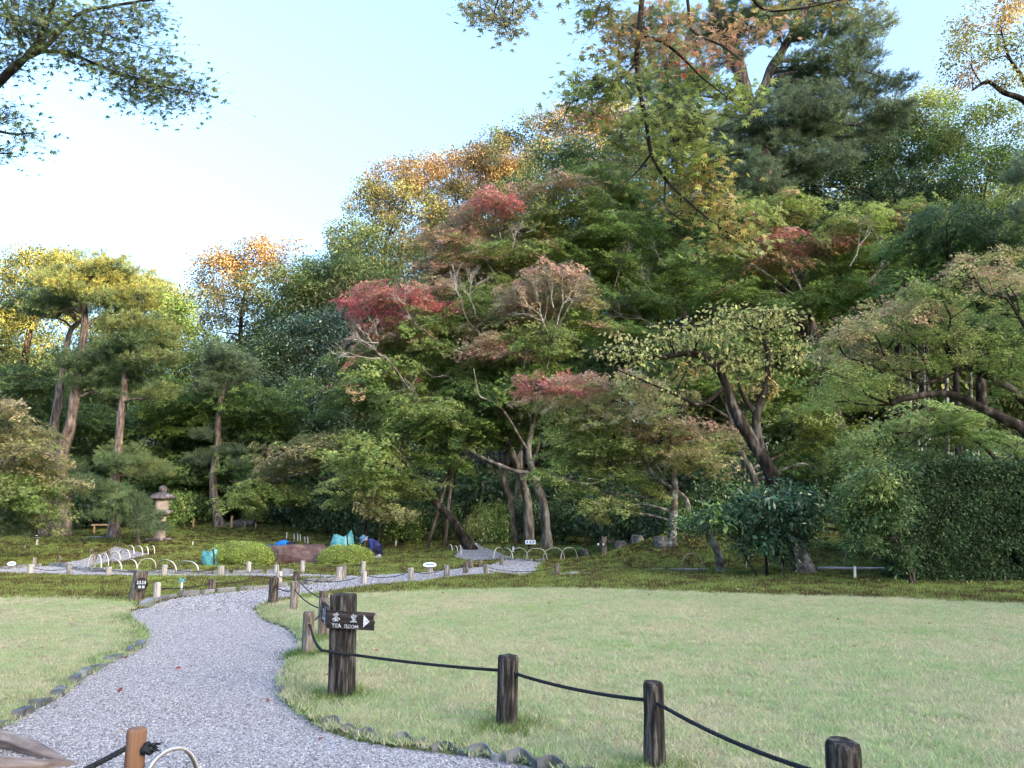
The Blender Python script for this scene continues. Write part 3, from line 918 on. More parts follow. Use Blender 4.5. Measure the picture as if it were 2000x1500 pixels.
broad('broadleaf_tree', 'brown-topped round tree standing out on the skyline', 'tree', 58,
      [([(990,950),(985,600),(985,380)], .35, .12)], [(960,290,70,50,'DG/BR'),(1000,285,70,60,'BR/DG'),(985,320,120,60,'DG/BR'),(1010,370,110,70,'YE/BR')])
broad('broadleaf_tree', 'golden sunlit tree at the top of the hill left of the hanging maple', 'tree', 58,
      [([(1090,950),(1085,600),(1080,380)], .35, .12)], [(1055,255,70,60,'DG/BR'),(1110,245,90,60,'OR/BR'),(1160,240,80,60,'OR/BR'),(1080,310,120,70,'YE/BR'),(1150,300,110,70,'YE/BR'),(1200,230,90,80,'BR/OL')])
broad('broadleaf_tree', 'dark evergreen low on the skyline below the golden hilltop tree', 'tree', 49,
      [([(1110,960),(1105,640),(1100,420)], .3, .1)], [(1050,345,80,50,'DG'),(1090,320,110,60,'DG/BG'),(1150,325,110,70,'DG'),(1190,310,90,80,'DG/BG'),(1010,380,70,50,'DG'),(1110,400,140,80,'DG/OL'),(1200,380,100,80,'DG')], mat=M_GLOSSY)
broad('broadleaf_tree', 'dark tree behind the hanging maple branch in the middle of the slope', 'tree', 46,
      [([(1300,960),(1290,640),(1285,420)], .3, .1)], [(1250,280,110,100,'DG'),(1330,260,110,100,'DG/OL'),(1390,330,110,100,'DG'),(1290,380,130,100,'DG/OL'),(1240,450,120,90,'DG/OL'),(1370,440,120,100,'DG/G'),(1310,540,150,90,'DG/OL'),(1220,560,130,90,'YE/DG')])
broad('broadleaf_tree', 'large deep green tree filling the upper right behind the big pine', 'tree', 40,
      [([(1760,950),(1755,640),(1750,440)], .32, .1)], [(1620,330,100,60,'DG/BG'),(1740,240,110,60,'DG/OL'),(1820,215,110,60,'G/OL'),(1790,290,130,80,'DG/G'),(1650,430,130,70,'DG/BG'),(1760,380,140,80,'DG/BG'),(1690,480,140,80,'DG'),(1800,450,140,90,'DG/G'),(1570,400,90,70,'DG'),(1700,300,110,70,'DG/BG'),(1850,300,110,70,'G/DG'),(1600,250,110,60,'DG/OL'),(1660,265,110,60,'DG/G'),(1540,340,110,70,'DG/OL'),(1480,400,110,70,'DG'),(1560,450,110,70,'DG'),(1690,350,120,70,'DG/G')], layers=7)
broad('broadleaf_tree', 'deep green tree at the right edge below the golden crown', 'tree', 37,
      [([(1920,950),(1915,640),(1910,440)], .3, .1)], [(1880,250,100,60,'G/OL'),(1950,240,110,60,'YG/G'),(1910,330,130,90,'G/DG'),(1985,340,90,110,'DG/G'),(1860,390,120,90,'DG'),(1950,440,140,110,'DG/G'),(1870,500,130,90,'DG'),(1970,550,120,110,'DG')])
broad('broadleaf_tree', 'sparse golden-leaved tree with dark bending boughs in the top right corner', 'tree', 32,
      [([(2090,1000),(2085,600),(2060,300),(2010,205),(1960,180),(1930,160),(1900,175)], .3, .05), ([(2050,280),(2000,160),(1970,110),(1955,60)], .12, .04, 0)],
      [(1950,30,110,60,'OR/OL'),(1900,60,80,50,'OL/OR'),(1870,95,80,50,'OL/YE'),(1985,90,90,70,'OL/DG'),(1930,110,80,50,'OL/YE'),(1900,150,90,50,'OR/OL'),(1965,160,80,50,'YE/OL'),(1990,20,80,60,'OR/YE')], layers=2.0, hollow=.3)
def far_trees():
    spots = []
    for Y, step, off in ((48, 150, 0), (57, 170, 60)):
        px = -220 + off
        while px < 2250:
            spots.append((px + random.uniform(-35, 35), Y + random.uniform(-1.5, 1.5)))
            px += step
    lab = 'dark far tree at the back of the wood, showing in gaps between nearer crowns'
    r0 = None
    for i, (px, Y) in enumerate(spots):
        g = gx(px, Y)
        # the skyline of the wood: low at the left gap, high at the right
        top = 640 if px < 330 else (700 if px < 420 else (600 if px < 640 else (460 if px < 1000 else (400 if px < 1450 else 330))))
        hgt = at(px, top, Y).z - g.z
        if r0 is None:
            o0 = Vector((0, 0, 0))
            r0 = empty('far_tree', g, lab, 'tree', 'trees at the back of the wood')
            Wp = [(np.array((dx, dy, dz)), np.array((rx, rx, rz)), 'DG/OL', 0) for dx, dy, dz, rx, rz in
                  ((0, 0, 8.9, 1.7, 1.5), (-1.2, .5, 7.4, 2.0, 1.6), (1.5, -.4, 7.2, 2.0, 1.6), (0, -.9, 5.6, 2.6, 1.8), (-1.6, -.3, 4.0, 2.3, 1.7), (1.8, 0, 3.8, 2.3, 1.7), (0, -.8, 2.2, 2.6, 1.7))]
            P, E, S_, C, cen = clump_pts(Wp, 4.0, .85)
            mb = MB(); mb.tube(cr([o0 + Vector((0, 0, -.2)), o0 + Vector((.2, 0, 4)), o0 + Vector((0, 0, 9))], 6), [.28 - .012 * q for q in range(13)], n=8)
            tk = mb.build('trunk', M_BARK_DARK, r0, smooth=True, world_coords=False)
            cw = leafy('crown', None, P, E, S_, C, T_FAR); cw.parent = r0
            r = r0
        else:
            r = r0.copy(); COL.objects.link(r); r.location = g
            for ch in (tk, cw):
                c = ch.copy(); COL.objects.link(c); c.parent = r
        s = max(.5, hgt / 10.4)
        r.rotation_euler = (0, 0, i * 1.9); r.scale = (max(.9, s * .8), max(.9, s * .8), s)
far_trees()

# ---- pines
pine('red_pine', 'tall red pine with flat sunlit top and grey trunk, nearest of the left pair', 34,
     [([(118,1046),(124,960),(120,890),(138,830),(152,740),(160,680),(166,620),(160,580)], .36, .10), ([(164,640),(185,625),(215,615)], .1, .05, 0), ([(160,690),(195,665),(215,640)], .08, .04, 0)],
     [(150,560,150,36,'YG/PN'),(225,548,150,40,'YG/PN'),(185,525,170,36,'YG/PN'),(110,590,90,34,'PN'),(265,585,110,40,'YG/PN'),(215,590,90,34,'PN'),(90,605,80,30,'PN'),(170,710,120,34,'PN'),(225,690,100,36,'PN'),(195,745,130,30,'PN'),(245,770,80,28,'PN'),(135,925,70,28,'PN'),(160,945,80,24,'PN')])
pine('red_pine', 'thinner dark-trunked pine close behind the tall red pine', 36,
     [([(88,1038),(96,900),(115,780),(128,690),(138,645),(160,625)], .27, .09)],
     [(95,575,100,32,'PN'),(60,600,80,28,'PN'),(125,545,100,34,'YG/PN'),(140,600,80,30,'PN')])
pine('red_pine', 'single straight pine left of the stone lantern', 33,
     [([(222,1040),(224,960),(232,860),(242,760),(246,700),(250,650)], .24, .09)],
     [(240,635,110,38,'PN/YG'),(300,640,100,44,'PN/YG'),(270,670,120,36,'PN'),(320,665,60,34,'YG/PN'),(220,690,80,28,'PN'),(290,700,110,34,'PN/OL'),(255,730,110,28,'PN'),(310,770,80,26,'PN/OL'),(250,890,100,34,'PN/OL'),(280,918,100,34,'PN/OL'),(230,905,70,26,'PN')])
pine('red_pine', 'slender pine with curved foot right of the stone lantern', 37,
     [([(430,1030),(421,990),(416,940),(424,870),(428,800),(440,745),(437,715)], .24, .09)],
     [(430,690,80,40,'PB'),(455,715,90,44,'PB'),(412,725,60,36,'PB'),(470,745,80,40,'PB'),(430,750,80,34,'PB'),(395,760,50,24,'PB'),(405,850,60,22,'PB'),(450,880,60,22,'PB'),(395,900,70,24,'PB'),(465,910,60,24,'PB')])
pine('young_pine', 'young drooping pine spreading in front of the stone lantern', 30.5,
     [([(272,1050),(266,1020),(250,990),(232,968),(205,952)], .07, .03)],
     [(160,950,80,24,'PN'),(215,962,90,24,'PN'),(245,985,70,24,'PN'),(270,1008,80,28,'PN/PB'),(295,1028,56,24,'PN/PB'),(195,1000,60,22,'PN'),(250,1015,60,20,'PN')])
pine('black_pine', 'huge black pine with thick leaning trunk rising out of the picture', 33,
     [([(1672,1000),(1650,900),(1610,770),(1560,580),(1522,440),(1492,320),(1468,230),(1442,130),(1412,60),(1380,-60)], .52, .28), ([(1470,240),(1500,150),(1545,70),(1600,-30)], .24, .16, 0)],
     [(1500,225,150,46,'PB'),(1440,265,100,44,'PB'),(1585,205,140,46,'PB'),(1660,200,110,40,'PB'),(1490,285,120,38,'PB'),(1610,120,110,56,'PB/PN'),(1690,115,90,46,'PB'),(1550,130,90,36,'PN'),(1700,45,90,40,'PB'),(1640,15,140,36,'PB'),(1730,215,90,36,'PB'),(1440,345,90,36,'PB'),(1330,185,90,40,'PB'),(1345,235,80,36,'PB'),(1390,50,110,46,'YG/PN'),(1480,10,150,36,'PN'),(1760,165,70,28,'PB'),(1590,265,120,34,'PB'),(1520,60,110,36,'PN'),(1540,245,130,44,'PB'),(1640,160,110,44,'PB'),(1560,170,110,40,'PB'),(1660,80,110,44,'PB'),(1610,60,110,40,'PB'),(1700,170,90,40,'PB'),(1420,300,110,40,'PB'),(1470,330,100,36,'PB'),(1420,120,80,40,'PN'),(1450,50,110,44,'PN'),(1560,20,120,40,'PN'),(1310,215,90,40,'PB'),(1360,160,90,40,'PN'),(1400,390,80,34,'PB'),(1440,385,110,40,'PB'),(1500,360,110,40,'PB'),(1560,335,120,44,'PB'),(1630,310,110,44,'PB'),(1690,270,110,44,'PB'),(1520,300,120,44,'PB'),(1600,230,120,44,'PB'),(1750,235,80,36,'PB'),(1540,190,110,40,'PB')], layers=4.2)
pine('black_pine', 'dark pine crown behind the hanging maple branch, left of the huge pine', 45,
     [([(1330,990),(1335,700),(1330,400),(1310,200),(1290,60)], .3, .12)],
     [(1290,110,120,46,'PB'),(1350,90,110,44,'PB'),(1250,170,110,44,'PB'),(1330,160,110,40,'PB'),(1280,230,110,40,'PB'),(1380,250,110,40,'PB'),(1330,290,120,40,'PB'),(1400,330,110,40,'PB'),(1230,60,100,40,'PB'),(1310,40,110,40,'PN')])
pine('black_pine', 'pine boughs reaching in at the right edge of the picture', 24,
     [([(2110,1060),(2100,700),(2080,380)], .25, .1)], [(1995,340,60,44,'PB'),(1990,420,60,34,'PB'),(2040,300,90,40,'PB'),(2050,400,90,40,'PB')])

# ---- maples at the back
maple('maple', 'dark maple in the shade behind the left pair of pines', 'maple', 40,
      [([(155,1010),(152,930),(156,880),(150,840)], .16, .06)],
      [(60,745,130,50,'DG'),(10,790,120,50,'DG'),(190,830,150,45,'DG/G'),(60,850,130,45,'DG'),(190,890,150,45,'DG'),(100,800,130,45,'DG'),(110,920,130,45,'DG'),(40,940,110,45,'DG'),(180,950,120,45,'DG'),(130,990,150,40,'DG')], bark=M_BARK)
maple('maple', 'green layered maple behind the stone lantern', 'maple', 40,
      [([(330,1010),(335,930),(320,870),(330,820)], .14, .05)],
      [(330,780,130,50,'G'),(290,830,140,45,'G/DG'),(370,830,120,45,'G'),(340,875,150,45,'G/DG'),(280,900,120,40,'DG/G'),(370,925,130,40,'G/DG'),(300,955,140,40,'DG'),(380,965,100,36,'DG/G'),(400,790,80,50,'DG')], bark=M_BARK_DARK)
maple('maple', 'green maple with bent trunk right of the slender pine', 'maple', 39,
      [([(500,1015),(478,975),(455,950),(465,890),(490,840)], .13, .05)],
      [(510,790,130,50,'G/DG'),(460,820,120,45,'G'),(540,840,120,50,'DG/G'),(480,870,140,45,'G'),(560,890,110,45,'DG'),(500,915,140,40,'G/DG'),(440,900,100,36,'G'),(560,940,110,40,'DG'),(440,760,90,45,'DG')], bark=M_BARK)
maple('maple', 'tan and olive maple on a low arching branch left of the green bags', 'maple', 33.5,
      [([(735,1045),(700,985),(655,945),(600,926),(545,935)], .11, .03), ([(690,970),(680,930),(690,900)], .06, .03, 0)],
      [(600,880,120,34,'OL/TN'),(555,908,110,30,'TN/OL'),(645,900,100,34,'OL/TN'),(525,932,60,22,'TN'),(515,958,100,28,'LG/G'),(470,982,90,24,'G/LG'),(565,968,100,28,'LG/G'),(630,860,90,30,'OL/LG')], bark=M_BARK_LICHEN)
maple('maple', 'tall maple with crimson tips above the red maple', 'maple', 37,
      [([(1010,1030),(1015,800),(1000,640),(985,520),(975,450)], .2, .05)],
      [(960,392,100,28,'RD/PK'),(915,422,80,30,'PK/OL'),(880,470,110,40,'PK/OL'),(975,445,140,40,'PK/OL'),(920,520,150,46,'OL/PK'),(1010,500,140,46,'OL/G'),(860,530,110,40,'OL/PK'),(960,570,150,50,'OL/G'),(880,600,130,44,'OL/PK'),(1030,440,90,46,'OL/G'),(1000,380,60,26,'PK'),(930,640,140,50,'G/OL'),(1040,560,120,50,'G')],
      bare=((970,540,930,470,5,.035),(990,520,1010,440,5,.03),(1000,500,960,500,5,.03)))
maple('maple', 'olive-green maple crown with orange tips behind the hanging branch', 'maple', 38,
      [([(1230,1010),(1222,760),(1205,560),(1195,450)], .2, .05)],
      [(1090,365,120,36,'PK/OL'),(1150,345,130,40,'OL/G'),(1130,410,150,50,'G/OL'),(1220,380,140,50,'G'),(1120,470,140,50,'G/OL'),(1210,450,160,50,'G'),(1290,430,130,60,'G/DG'),(1180,520,170,50,'G'),(1290,510,150,50,'G'),(1130,570,130,50,'G'),(1240,590,170,50,'G/DG'),(1340,570,140,60,'G'),(1160,650,170,50,'G/DG'),(1280,670,150,50,'G'),(1080,640,120,50,'DG/G'),(1170,720,150,50,'DG'),(1070,720,130,50,'DG/G')],
      bare=((1300,645,1200,600,6,.04),(1250,620,1180,610,5,.03),(1200,560,1225,480,5,.025),(1300,520,1270,470,5,.025),(1280,580,1250,540,5,.025)))
maple('red_maple', 'maple with bright crimson crown tips on a leaning grey stem', 'maple', 32,
      [([(1006,1050),(998,985),(985,935),(990,870),(965,805),(925,745),(885,700)], .17, .07), ([(950,790),(890,775,-1),(835,798,-1.6),(800,760,-1.9),(755,700,-2),(700,668,-2)], .06, .02, 0), ([(925,745),(895,700,-1),(840,655,-1.6),(790,615,-1.8)], .05, .02, 0), ([(960,800),(905,760,-1),(875,735,-1.6),(845,735,-1.8),(815,710,-1.9)], .042, .015, 0), ([(990,860),(930,820,-1.2),(880,800,-1.8),(845,810,-2),(820,790,-2)], .042, .015, 0), ([(985,780),(985,700,-1.2),(940,655,-1.8),(910,620,-1.9),(895,560,-1.9)], .042, .015, 0)],
      [(745,572,120,30,'RD/PK'),(712,606,80,30,'RD'),(800,588,100,34,'PK/RD'),(755,632,120,32,'RD/PK'),(850,560,80,28,'PK/OL'),(872,600,56,26,'RD'),(715,655,70,30,'PK/RD'),(830,635,160,44,'G/OL'),(790,685,180,46,'G/OL'),(890,670,170,46,'G/OL'),(745,725,140,40,'G/LG'),(860,735,170,44,'G'),(945,615,140,50,'OL/G'),(700,770,150,44,'G/DG'),(815,790,150,40,'LG/G'),(920,800,140,40,'G/DG'),(760,650,90,30,'PK/OL'),(960,720,140,44,'G')],
      bare=((770,705,690,650,6,.035),(750,700,655,690,5,.03),(740,670,680,665,5,.025),(930,620,900,540,5,.035),(900,600,880,540,5,.03),(830,800,800,740,4,.03),(800,620,780,560,5,.025)))
maple('maple', 'maple with salmon top, a long cut bough and smooth grey trunk', 'maple', 30,
      [([(1070,1074),(1064,1000),(1044,930),(1032,880),(1040,830),(1056,740),(1072,640)], .20, .06), ([(1042,925),(1000,918),(945,895),(905,873),(865,864)], .085, .055, 0), ([(1030,880),(985,805,-1),(955,782,-1.5),(935,770,-1.7),(925,720,-1.8)], .058, .02, 0), ([(1040,830),(1060,760,-1),(1075,690,-1.6),(1100,620,-1.8),(1135,560,-1.8)], .05, .015, 0), ([(1040,830),(1020,760,-1),(1030,690,-1.6),(1060,640,-1.8),(1070,580,-1.9)], .036, .012, 0)],
      [(1075,535,120,34,'PK/TN'),(1100,580,130,40,'TN/OL'),(1010,585,120,34,'TN/PK'),(1000,630,130,36,'OL/TN'),(975,685,140,32,'PK/TN'),(1060,670,140,44,'G/OL'),(1130,640,130,46,'G'),(1060,745,150,40,'G'),(960,835,140,36,'G/DG'),(890,865,120,30,'DG/G'),(1000,780,120,34,'G/DG')],
      bare=((1085,650,1110,560,6,.035),(1070,650,1040,570,5,.03),(1105,610,1150,560,6,.03),(1080,600,1080,530,5,.03)))
maple('maple', 'mossy split-trunk maple standing between the two grey maple stems', 'maple', 31.5,
      [([(1034,1052),(1030,985),(1018,930),(1000,880),(985,820),(1000,720)], .24, .06), ([(1022,945),(1045,890),(1060,840)], .1, .05, 0)],
      [(920,760,120,36,'DG/G'),(1000,720,130,40,'G/DG'),(1080,800,120,40,'G'),(1000,860,110,30,'DG/G'),(840,850,120,36,'G/DG'),(780,830,120,36,'DG/G')], bark=M_BARK)
maple('maple', 'light green layered maple with dark leaning trunk over the kneeling worker', 'maple', 29.5,
      [([(925,1062),(880,1012),(840,972),(800,925),(780,880)], .19, .06), ([(738,1052),(742,1020),(748,990)], .06, .03), ([(712,1052),(716,1015),(722,985)], .05, .03), ([(880,905),(910,893),(870,940),(830,925),(790,935),(770,940)], .05, .03, 0)],
      [(720,900,130,32,'LG/G'),(690,935,110,30,'LG'),(765,940,130,32,'LG/G'),(800,880,140,34,'G/LG'),(740,985,100,34,'LG/TN'),(760,1005,80,26,'LG/TN'),(880,835,140,34,'G'),(840,800,140,34,'G/LG'),(690,975,80,28,'G/LG'),(850,905,110,30,'G'),(720,860,110,30,'LG/G'),(800,960,80,26,'LG')], bark=M_BARK_DARK)
maple('maple', 'light green and red maple on the slope under the big pine', 'maple', 31,
      [([(1545,985),(1548,920),(1565,850),(1580,790),(1590,700),(1580,600)], .17, .06), ([(1590,700),(1640,620),(1680,560),(1760,500)], .06, .02, 0)],
      [(1450,415,140,44,'LG/G'),(1540,405,130,44,'G/LG'),(1405,490,140,46,'G/LG'),(1480,535,150,46,'G/LG'),(1590,475,120,30,'PK/OL'),(1520,470,100,28,'RD/PK'),(1645,475,90,26,'PK/RD'),(1510,505,110,28,'PK/OL'),(1620,530,150,46,'G'),(1700,500,140,46,'G'),(1680,425,140,40,'LG/G'),(1780,420,140,40,'OL/G'),(1610,590,150,50,'G'),(1710,575,140,46,'G'),(1490,610,150,46,'G/DG'),(1420,575,120,46,'G')],
      bare=((1690,560,1770,480,5,.035),(1660,520,1690,440,5,.03),(1720,510,1800,470,5,.025)))
maple('maple', 'green maple with pinkish leaning trunk behind the persimmon tree', 'maple', 28.5,
      [([(1490,990),(1475,940),(1440,870),(1425,810),(1400,760)], .17, .06), ([(1430,820),(1380,790),(1330,780)], .06, .03, 0)],
      [(1390,740,150,44,'G'),(1330,720,130,44,'G/DG'),(1540,810,140,40,'LG/G'),(1620,845,120,40,'LG/G'),(1500,760,140,44,'G'),(1390,680,140,44,'G/DG'),(1580,700,140,46,'G'),(1640,770,140,46,'G/LG'),(1500,690,130,44,'G'),(1570,890,110,36,'G/DG'),(1660,900,120,40,'DG/G'),(1460,640,150,44,'G')])
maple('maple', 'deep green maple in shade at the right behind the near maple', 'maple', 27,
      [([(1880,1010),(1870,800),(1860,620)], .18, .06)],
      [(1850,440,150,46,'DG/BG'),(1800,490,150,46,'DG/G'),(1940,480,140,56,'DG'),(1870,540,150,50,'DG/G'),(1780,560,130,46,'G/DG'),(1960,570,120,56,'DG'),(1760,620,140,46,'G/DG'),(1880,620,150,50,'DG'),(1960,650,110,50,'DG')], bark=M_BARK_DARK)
maple('maple', 'pink and light green layered maple with lichen-white trunk, right of centre', 'maple', 24.5,
      [([(1312,1040),(1316,1000),(1318,940),(1310,880),(1310,820)], .15, .06), ([(1345,1000),(1335,970),(1285,935),(1262,905),(1248,870)], .09, .04, 0), ([(1300,940),(1280,900),(1290,850)], .07, .03, 0)],
      [(1180,742,140,26,'PK/TN'),(1100,758,130,28,'PK/RD'),(1235,768,160,34,'TN/LG'),(1070,785,110,26,'PK/LG'),(1140,805,150,34,'LG/TN'),(1250,815,150,34,'LG/TN'),(1100,845,130,34,'LG/G'),(1190,865,140,34,'LG/G'),(1110,900,120,32,'LG/G'),(1180,925,120,30,'LG/G'),(1345,840,140,26,'PK/TN'),(1410,862,120,30,'TN/LG'),(1300,880,140,32,'LG/TN'),(1375,900,140,28,'LG/TN'),(1240,955,90,28,'LG'),(1200,988,110,26,'LG'),(1155,1003,50,18,'LG/TN'),(1140,955,90,26,'LG/G'),(1080,930,80,26,'G/LG')], bark=M_BARK_LICHEN)
maple('maple', 'low light green maple spreading over the top of the hedge', 'maple', 19,
      [([(1985,1090),(1975,960),(1930,880),(1880,850)], .09, .04)],
      [(1800,805,140,32,'LG/G'),(1735,835,120,32,'LG/G'),(1860,825,140,32,'G/LG'),(1700,880,110,28,'G/LG'),(1985,880,90,34,'LG/G'),(1920,850,120,30,'G'),(1760,870,120,30,'G/DG')], bark=M_BARK_DARK)
maple('maple', 'olive-brown maple bushing out at the left edge', 'maple', 25,
      [([(-25,1080),(-15,980),(5,900),(20,850)], .12, .05)],
      [(0,795,110,40,'TN/OL'),(30,840,130,44,'OL/TN'),(60,885,120,44,'OL/TN'),(15,915,140,44,'OL/TN'),(75,935,110,40,'OL/TN'),(30,965,140,44,'OL/G'),(75,990,100,40,'OL/G'),(10,1005,120,40,'OL/BG'),(60,1025,90,30,'OL/G'),(-20,860,100,60,'TN/OL')])
maple('near_maple', 'nearest maple, star leaves tinged pink on dark arching boughs at right', 'maple', 12.5,
      [([(2180,1230),(2110,1000),(2010,850),(1975,825),(1925,800),(1850,768),(1770,777),(1740,790)], .13, .035), ([(2090,960),(2060,850),(1990,772),(1930,735),(1880,718),(1840,738),(1800,752)], .10, .03, 0), ([(2060,850),(2040,700),(1990,620)], .07, .03, 0)],
      [(1900,535,130,34,'LG/PK'),(1965,555,110,34,'LG/PK'),(1840,585,140,34,'LG/G'),(1955,615,130,40,'G/LG'),(1695,640,140,34,'LG/PK'),(1635,655,100,34,'LG/PK'),(1770,650,140,38,'LG/G'),(1870,655,140,38,'LG/G'),(1680,695,140,38,'LG/PK'),(1780,715,130,34,'LG/G'),(1640,735,120,34,'G/LG'),(1715,765,130,34,'G/LG'),(1905,700,120,34,'G/LG'),(1985,720,90,56,'G'),(1630,785,100,30,'G/LG'),(1800,610,120,30,'LG/PK'),(1735,600,90,26,'LG/PK'),(1950,500,80,26,'YE/LG')],
      bark=M_BARK_DARK, near=True, layers=8.5, twigs=.2)

# ---- slender pale trunks far right
for i, px in enumerate((1452, 1778, 1792, 1806, 1813, 1850, 1868, 1897)):
    Y = 35 + (i * 7 % 5) * .8
    W_ = ([(px + 2, 960), (px, 800), (px - 2, 640)], .07 + .02 * (i % 3), .05)
    root = empty('slender_tree', base_of([W_], Y), ['slender pale trunk left of the persimmon trunks', 'leftmost of the slender pale trunks under the near maple', 'second slender pale trunk from the left under the near maple', 'third slender pale trunk from the left under the near maple', 'fourth slender pale trunk from the left under the near maple', 'fifth slender pale trunk from the left under the near maple', 'sixth slender pale trunk from the left under the near maple', 'rightmost slender pale trunk above the hedge'][i], 'tree', 'slender pale trunks in the wood')
    pads = pads_world([(px - 2, 630, 70, 90, 'DG/YG')], Y)
    P, E, S_, C, cen = clump_pts(pads, 3, .58)
    mb = MB(); wood(mb, [W_], Y, pads, cen, twigs=.2)
    mb.build('trunk', M_BARK_LICHEN, root, smooth=True)
    leafy('crown', root, P, E, S_, C, T_CLUMP)
# ================================================================== plants with leaves big enough to tell apart
def gph(px, py):
    """where the image ray meets the ground"""
    d = ray(px, py); z = 0.0
    for _ in range(30):
        t = (z - EYE) / d.z if d.z < -1e-4 else 60
        t = min(max(t, 0), 45 / d.y)
        z = .5 * z + .5 * hz(d.x * t, d.y * t)
    t = min(max((z - EYE) / d.z if d.z < -1e-4 else 60, 0), 45 / d.y)
    return Vector((d.x * t, d.y * t, hz(d.x * t, d.y * t)))

def leaf_kinds(tag, T, cols, mat):
    out = []
    for i, c in enumerate(cols):
        V = np.array(T)[None]
        me = np_mesh('leaf_' + tag, V, len(T), np.array([c]) )
        me.materials.append(mat)
        out.append(me)
    return out

def big_leaf_tree(root, W, n_list, twig_src, size, T, mat, wood_mb, per=6, reach=.12, nbias=(0, 0, 1.0), njit=.55, droop=.8, twig_r=.003, n_parts=300, lab=None):
    """leaves sit on twig ends; the 300 that show largest are parts, the rest one part"""
    SP = np.array([tuple(p) for p in twig_src])
    P, Nn, D, C = [], [], [], []
    ends = []
    for (c, r, key, _a), n in zip(W, n_list):
        nt = max(2, n // per)
        q = unit(rng.normal(size=(nt, 3))) * (rng.random((nt, 1)) ** .4)
        for p in c + q * r: ends.append((float(np.linalg.norm(SP - p, axis=1).min()), p, key))
    ends.sort(key=lambda t: t[0])
    nodes = np.zeros((len(SP) + 2 * len(ends), 3)); nodes[:len(SP)] = SP; nn_ = len(SP)
    for d0, p, key in ends:
        d = np.linalg.norm(nodes[:nn_] - p, axis=1); jj = int(d.argmin())
        a = Vector(nodes[jj]); b = Vector(p)
        m = a.lerp(b, .5) + Vector((random.gauss(0, .07), random.gauss(0, .07), random.gauss(.02, .07))) * (b - a).length
        wood_mb.tube([a, m, b], [twig_r * 1.5, twig_r * 1.2, twig_r * .7], n=4, cap=False)
        nodes[nn_] = m; nodes[nn_ + 1] = b; nn_ += 2
        out = np.array((b - a).normalized()) if (b - a).length > 1e-4 else np.array((0, 0, 1.))
        k = per + random.randint(-2, 2)
        o = rng.normal(size=(k, 3)) * reach * np.array((1, 1, .55))
        P.append(p + o)
        Nn.append(unit(np.array(nbias) + rng.normal(size=(k, 3)) * njit))
        D.append(unit(out * .5 + o / reach * .6 + np.array((0, 0, -droop))))
        C.append(pal(key, k, .2))
        for oo in o:                              # leaf stalks
            wood_mb.tube([b, b + Vector(oo)], [twig_r * .5, twig_r * .35], n=3, cap=False)
    P = np.concatenate(P); Nn = np.concatenate(Nn); D = np.concatenate(D); C = np.concatenate(C)
    S = size * (.7 + .5 * rng.random(len(P)))
    # how large each shows
    rel = P - np.array((0, 0, EYE)); dep = rel[:, 1] * cT + rel[:, 2] * sT
    sx = CX + FPX * rel[:, 0] / dep; sy = CY - FPX * (rel[:, 2] * cT - rel[:, 1] * sT) / dep
    vis = (sx > 0) & (sx < 2000) & (sy > 0) & (sy < 1500)
    order = np.argsort(-(S / dep) * np.where(vis, 1, .01))
    top = order[:n_parts]; rest = order[n_parts:]
    u, v = frames(Nn, D)
    cache = {}
    inv = None
    for i in top:
        col = tuple(np.round(C[i] * 14) / 14 + .02)
        if col not in cache:
            me = np_mesh('leaf', np.array(T)[None], len(T), np.array([col])); me.materials.append(mat); cache[col] = me
        o = link('leaf', cache[col], None, root)
        M = Matrix(((u[i][0], v[i][0], Nn[i][0], 0), (u[i][1], v[i][1], Nn[i][1], 0), (u[i][2], v[i][2], Nn[i][2], 0), (0, 0, 0, 1)))
        q = M.to_quaternion()
        o.rotation_mode = 'QUATERNION'; o.rotation_quaternion = q
        o.location = P[i]; o.scale = (S[i],) * 3
    if len(rest):
        V = P[rest][:, None, :] + S[rest][:, None, None] * (T[None, :, 0:1] * u[rest][:, None, :] + T[None, :, 1:2] * v[rest][:, None, :] + T[None, :, 2:3] * Nn[rest][:, None, :])
        o = link('foliage', np_mesh('foliage', V, len(T), C[rest]), mat, root)
        o['kind'] = 'stuff'

def overhang(name, label, Y, base, stems, branches, clouds, size, bark, per=6, reach=.13, twig_r=.003, roots=(), dens=1.8, back=0.0):
    root = empty(name, base, label, 'maple', 'maples overhanging the camera')
    mb = MB(); src = []
    for pts, r0, r1 in stems:
        C = cr(pts, 6); m = len(C)
        mb.tube(C, [r0 + (r1 - r0) * i / (m - 1) for i in range(m)], n=10, wob=.3)
    for pts, r0, r1 in branches:
        C = cr([p if isinstance(p, Vector) else at(p[0], p[1], Y + (p[2] if len(p) > 2 else 0)) for p in pts], 6); m = len(C)
        mb.tube(C, [r0 + (r1 - r0) * i / (m - 1) for i in range(m)], n=7, wob=.25)
        src += C[m // 4:]
    W = pads_world([c[:5] for c in clouds], Y + back, depth=.9, spread=2.0)
    big_leaf_tree(root, W, [int(c[5] * dens) for c in clouds], src, size, STAR7, M_LEAF, mb, per=per, reach=reach, twig_r=twig_r, nbias=(0, -.5, .75), njit=.5)
    mb.build('trunk', bark, root, smooth=True)
    for i, (pts, rr) in enumerate(roots):
        m2 = MB(); C = cr(pts, 7); m = len(C)
        m2.tube(C, [rr[0] + (rr[1] - rr[0]) * (k / (m - 1)) ** .8 for k in range(m)], n=16, wob=.9, flat=.85)
        o = m2.build('root', M_ROOT, root, smooth=True)
    return root

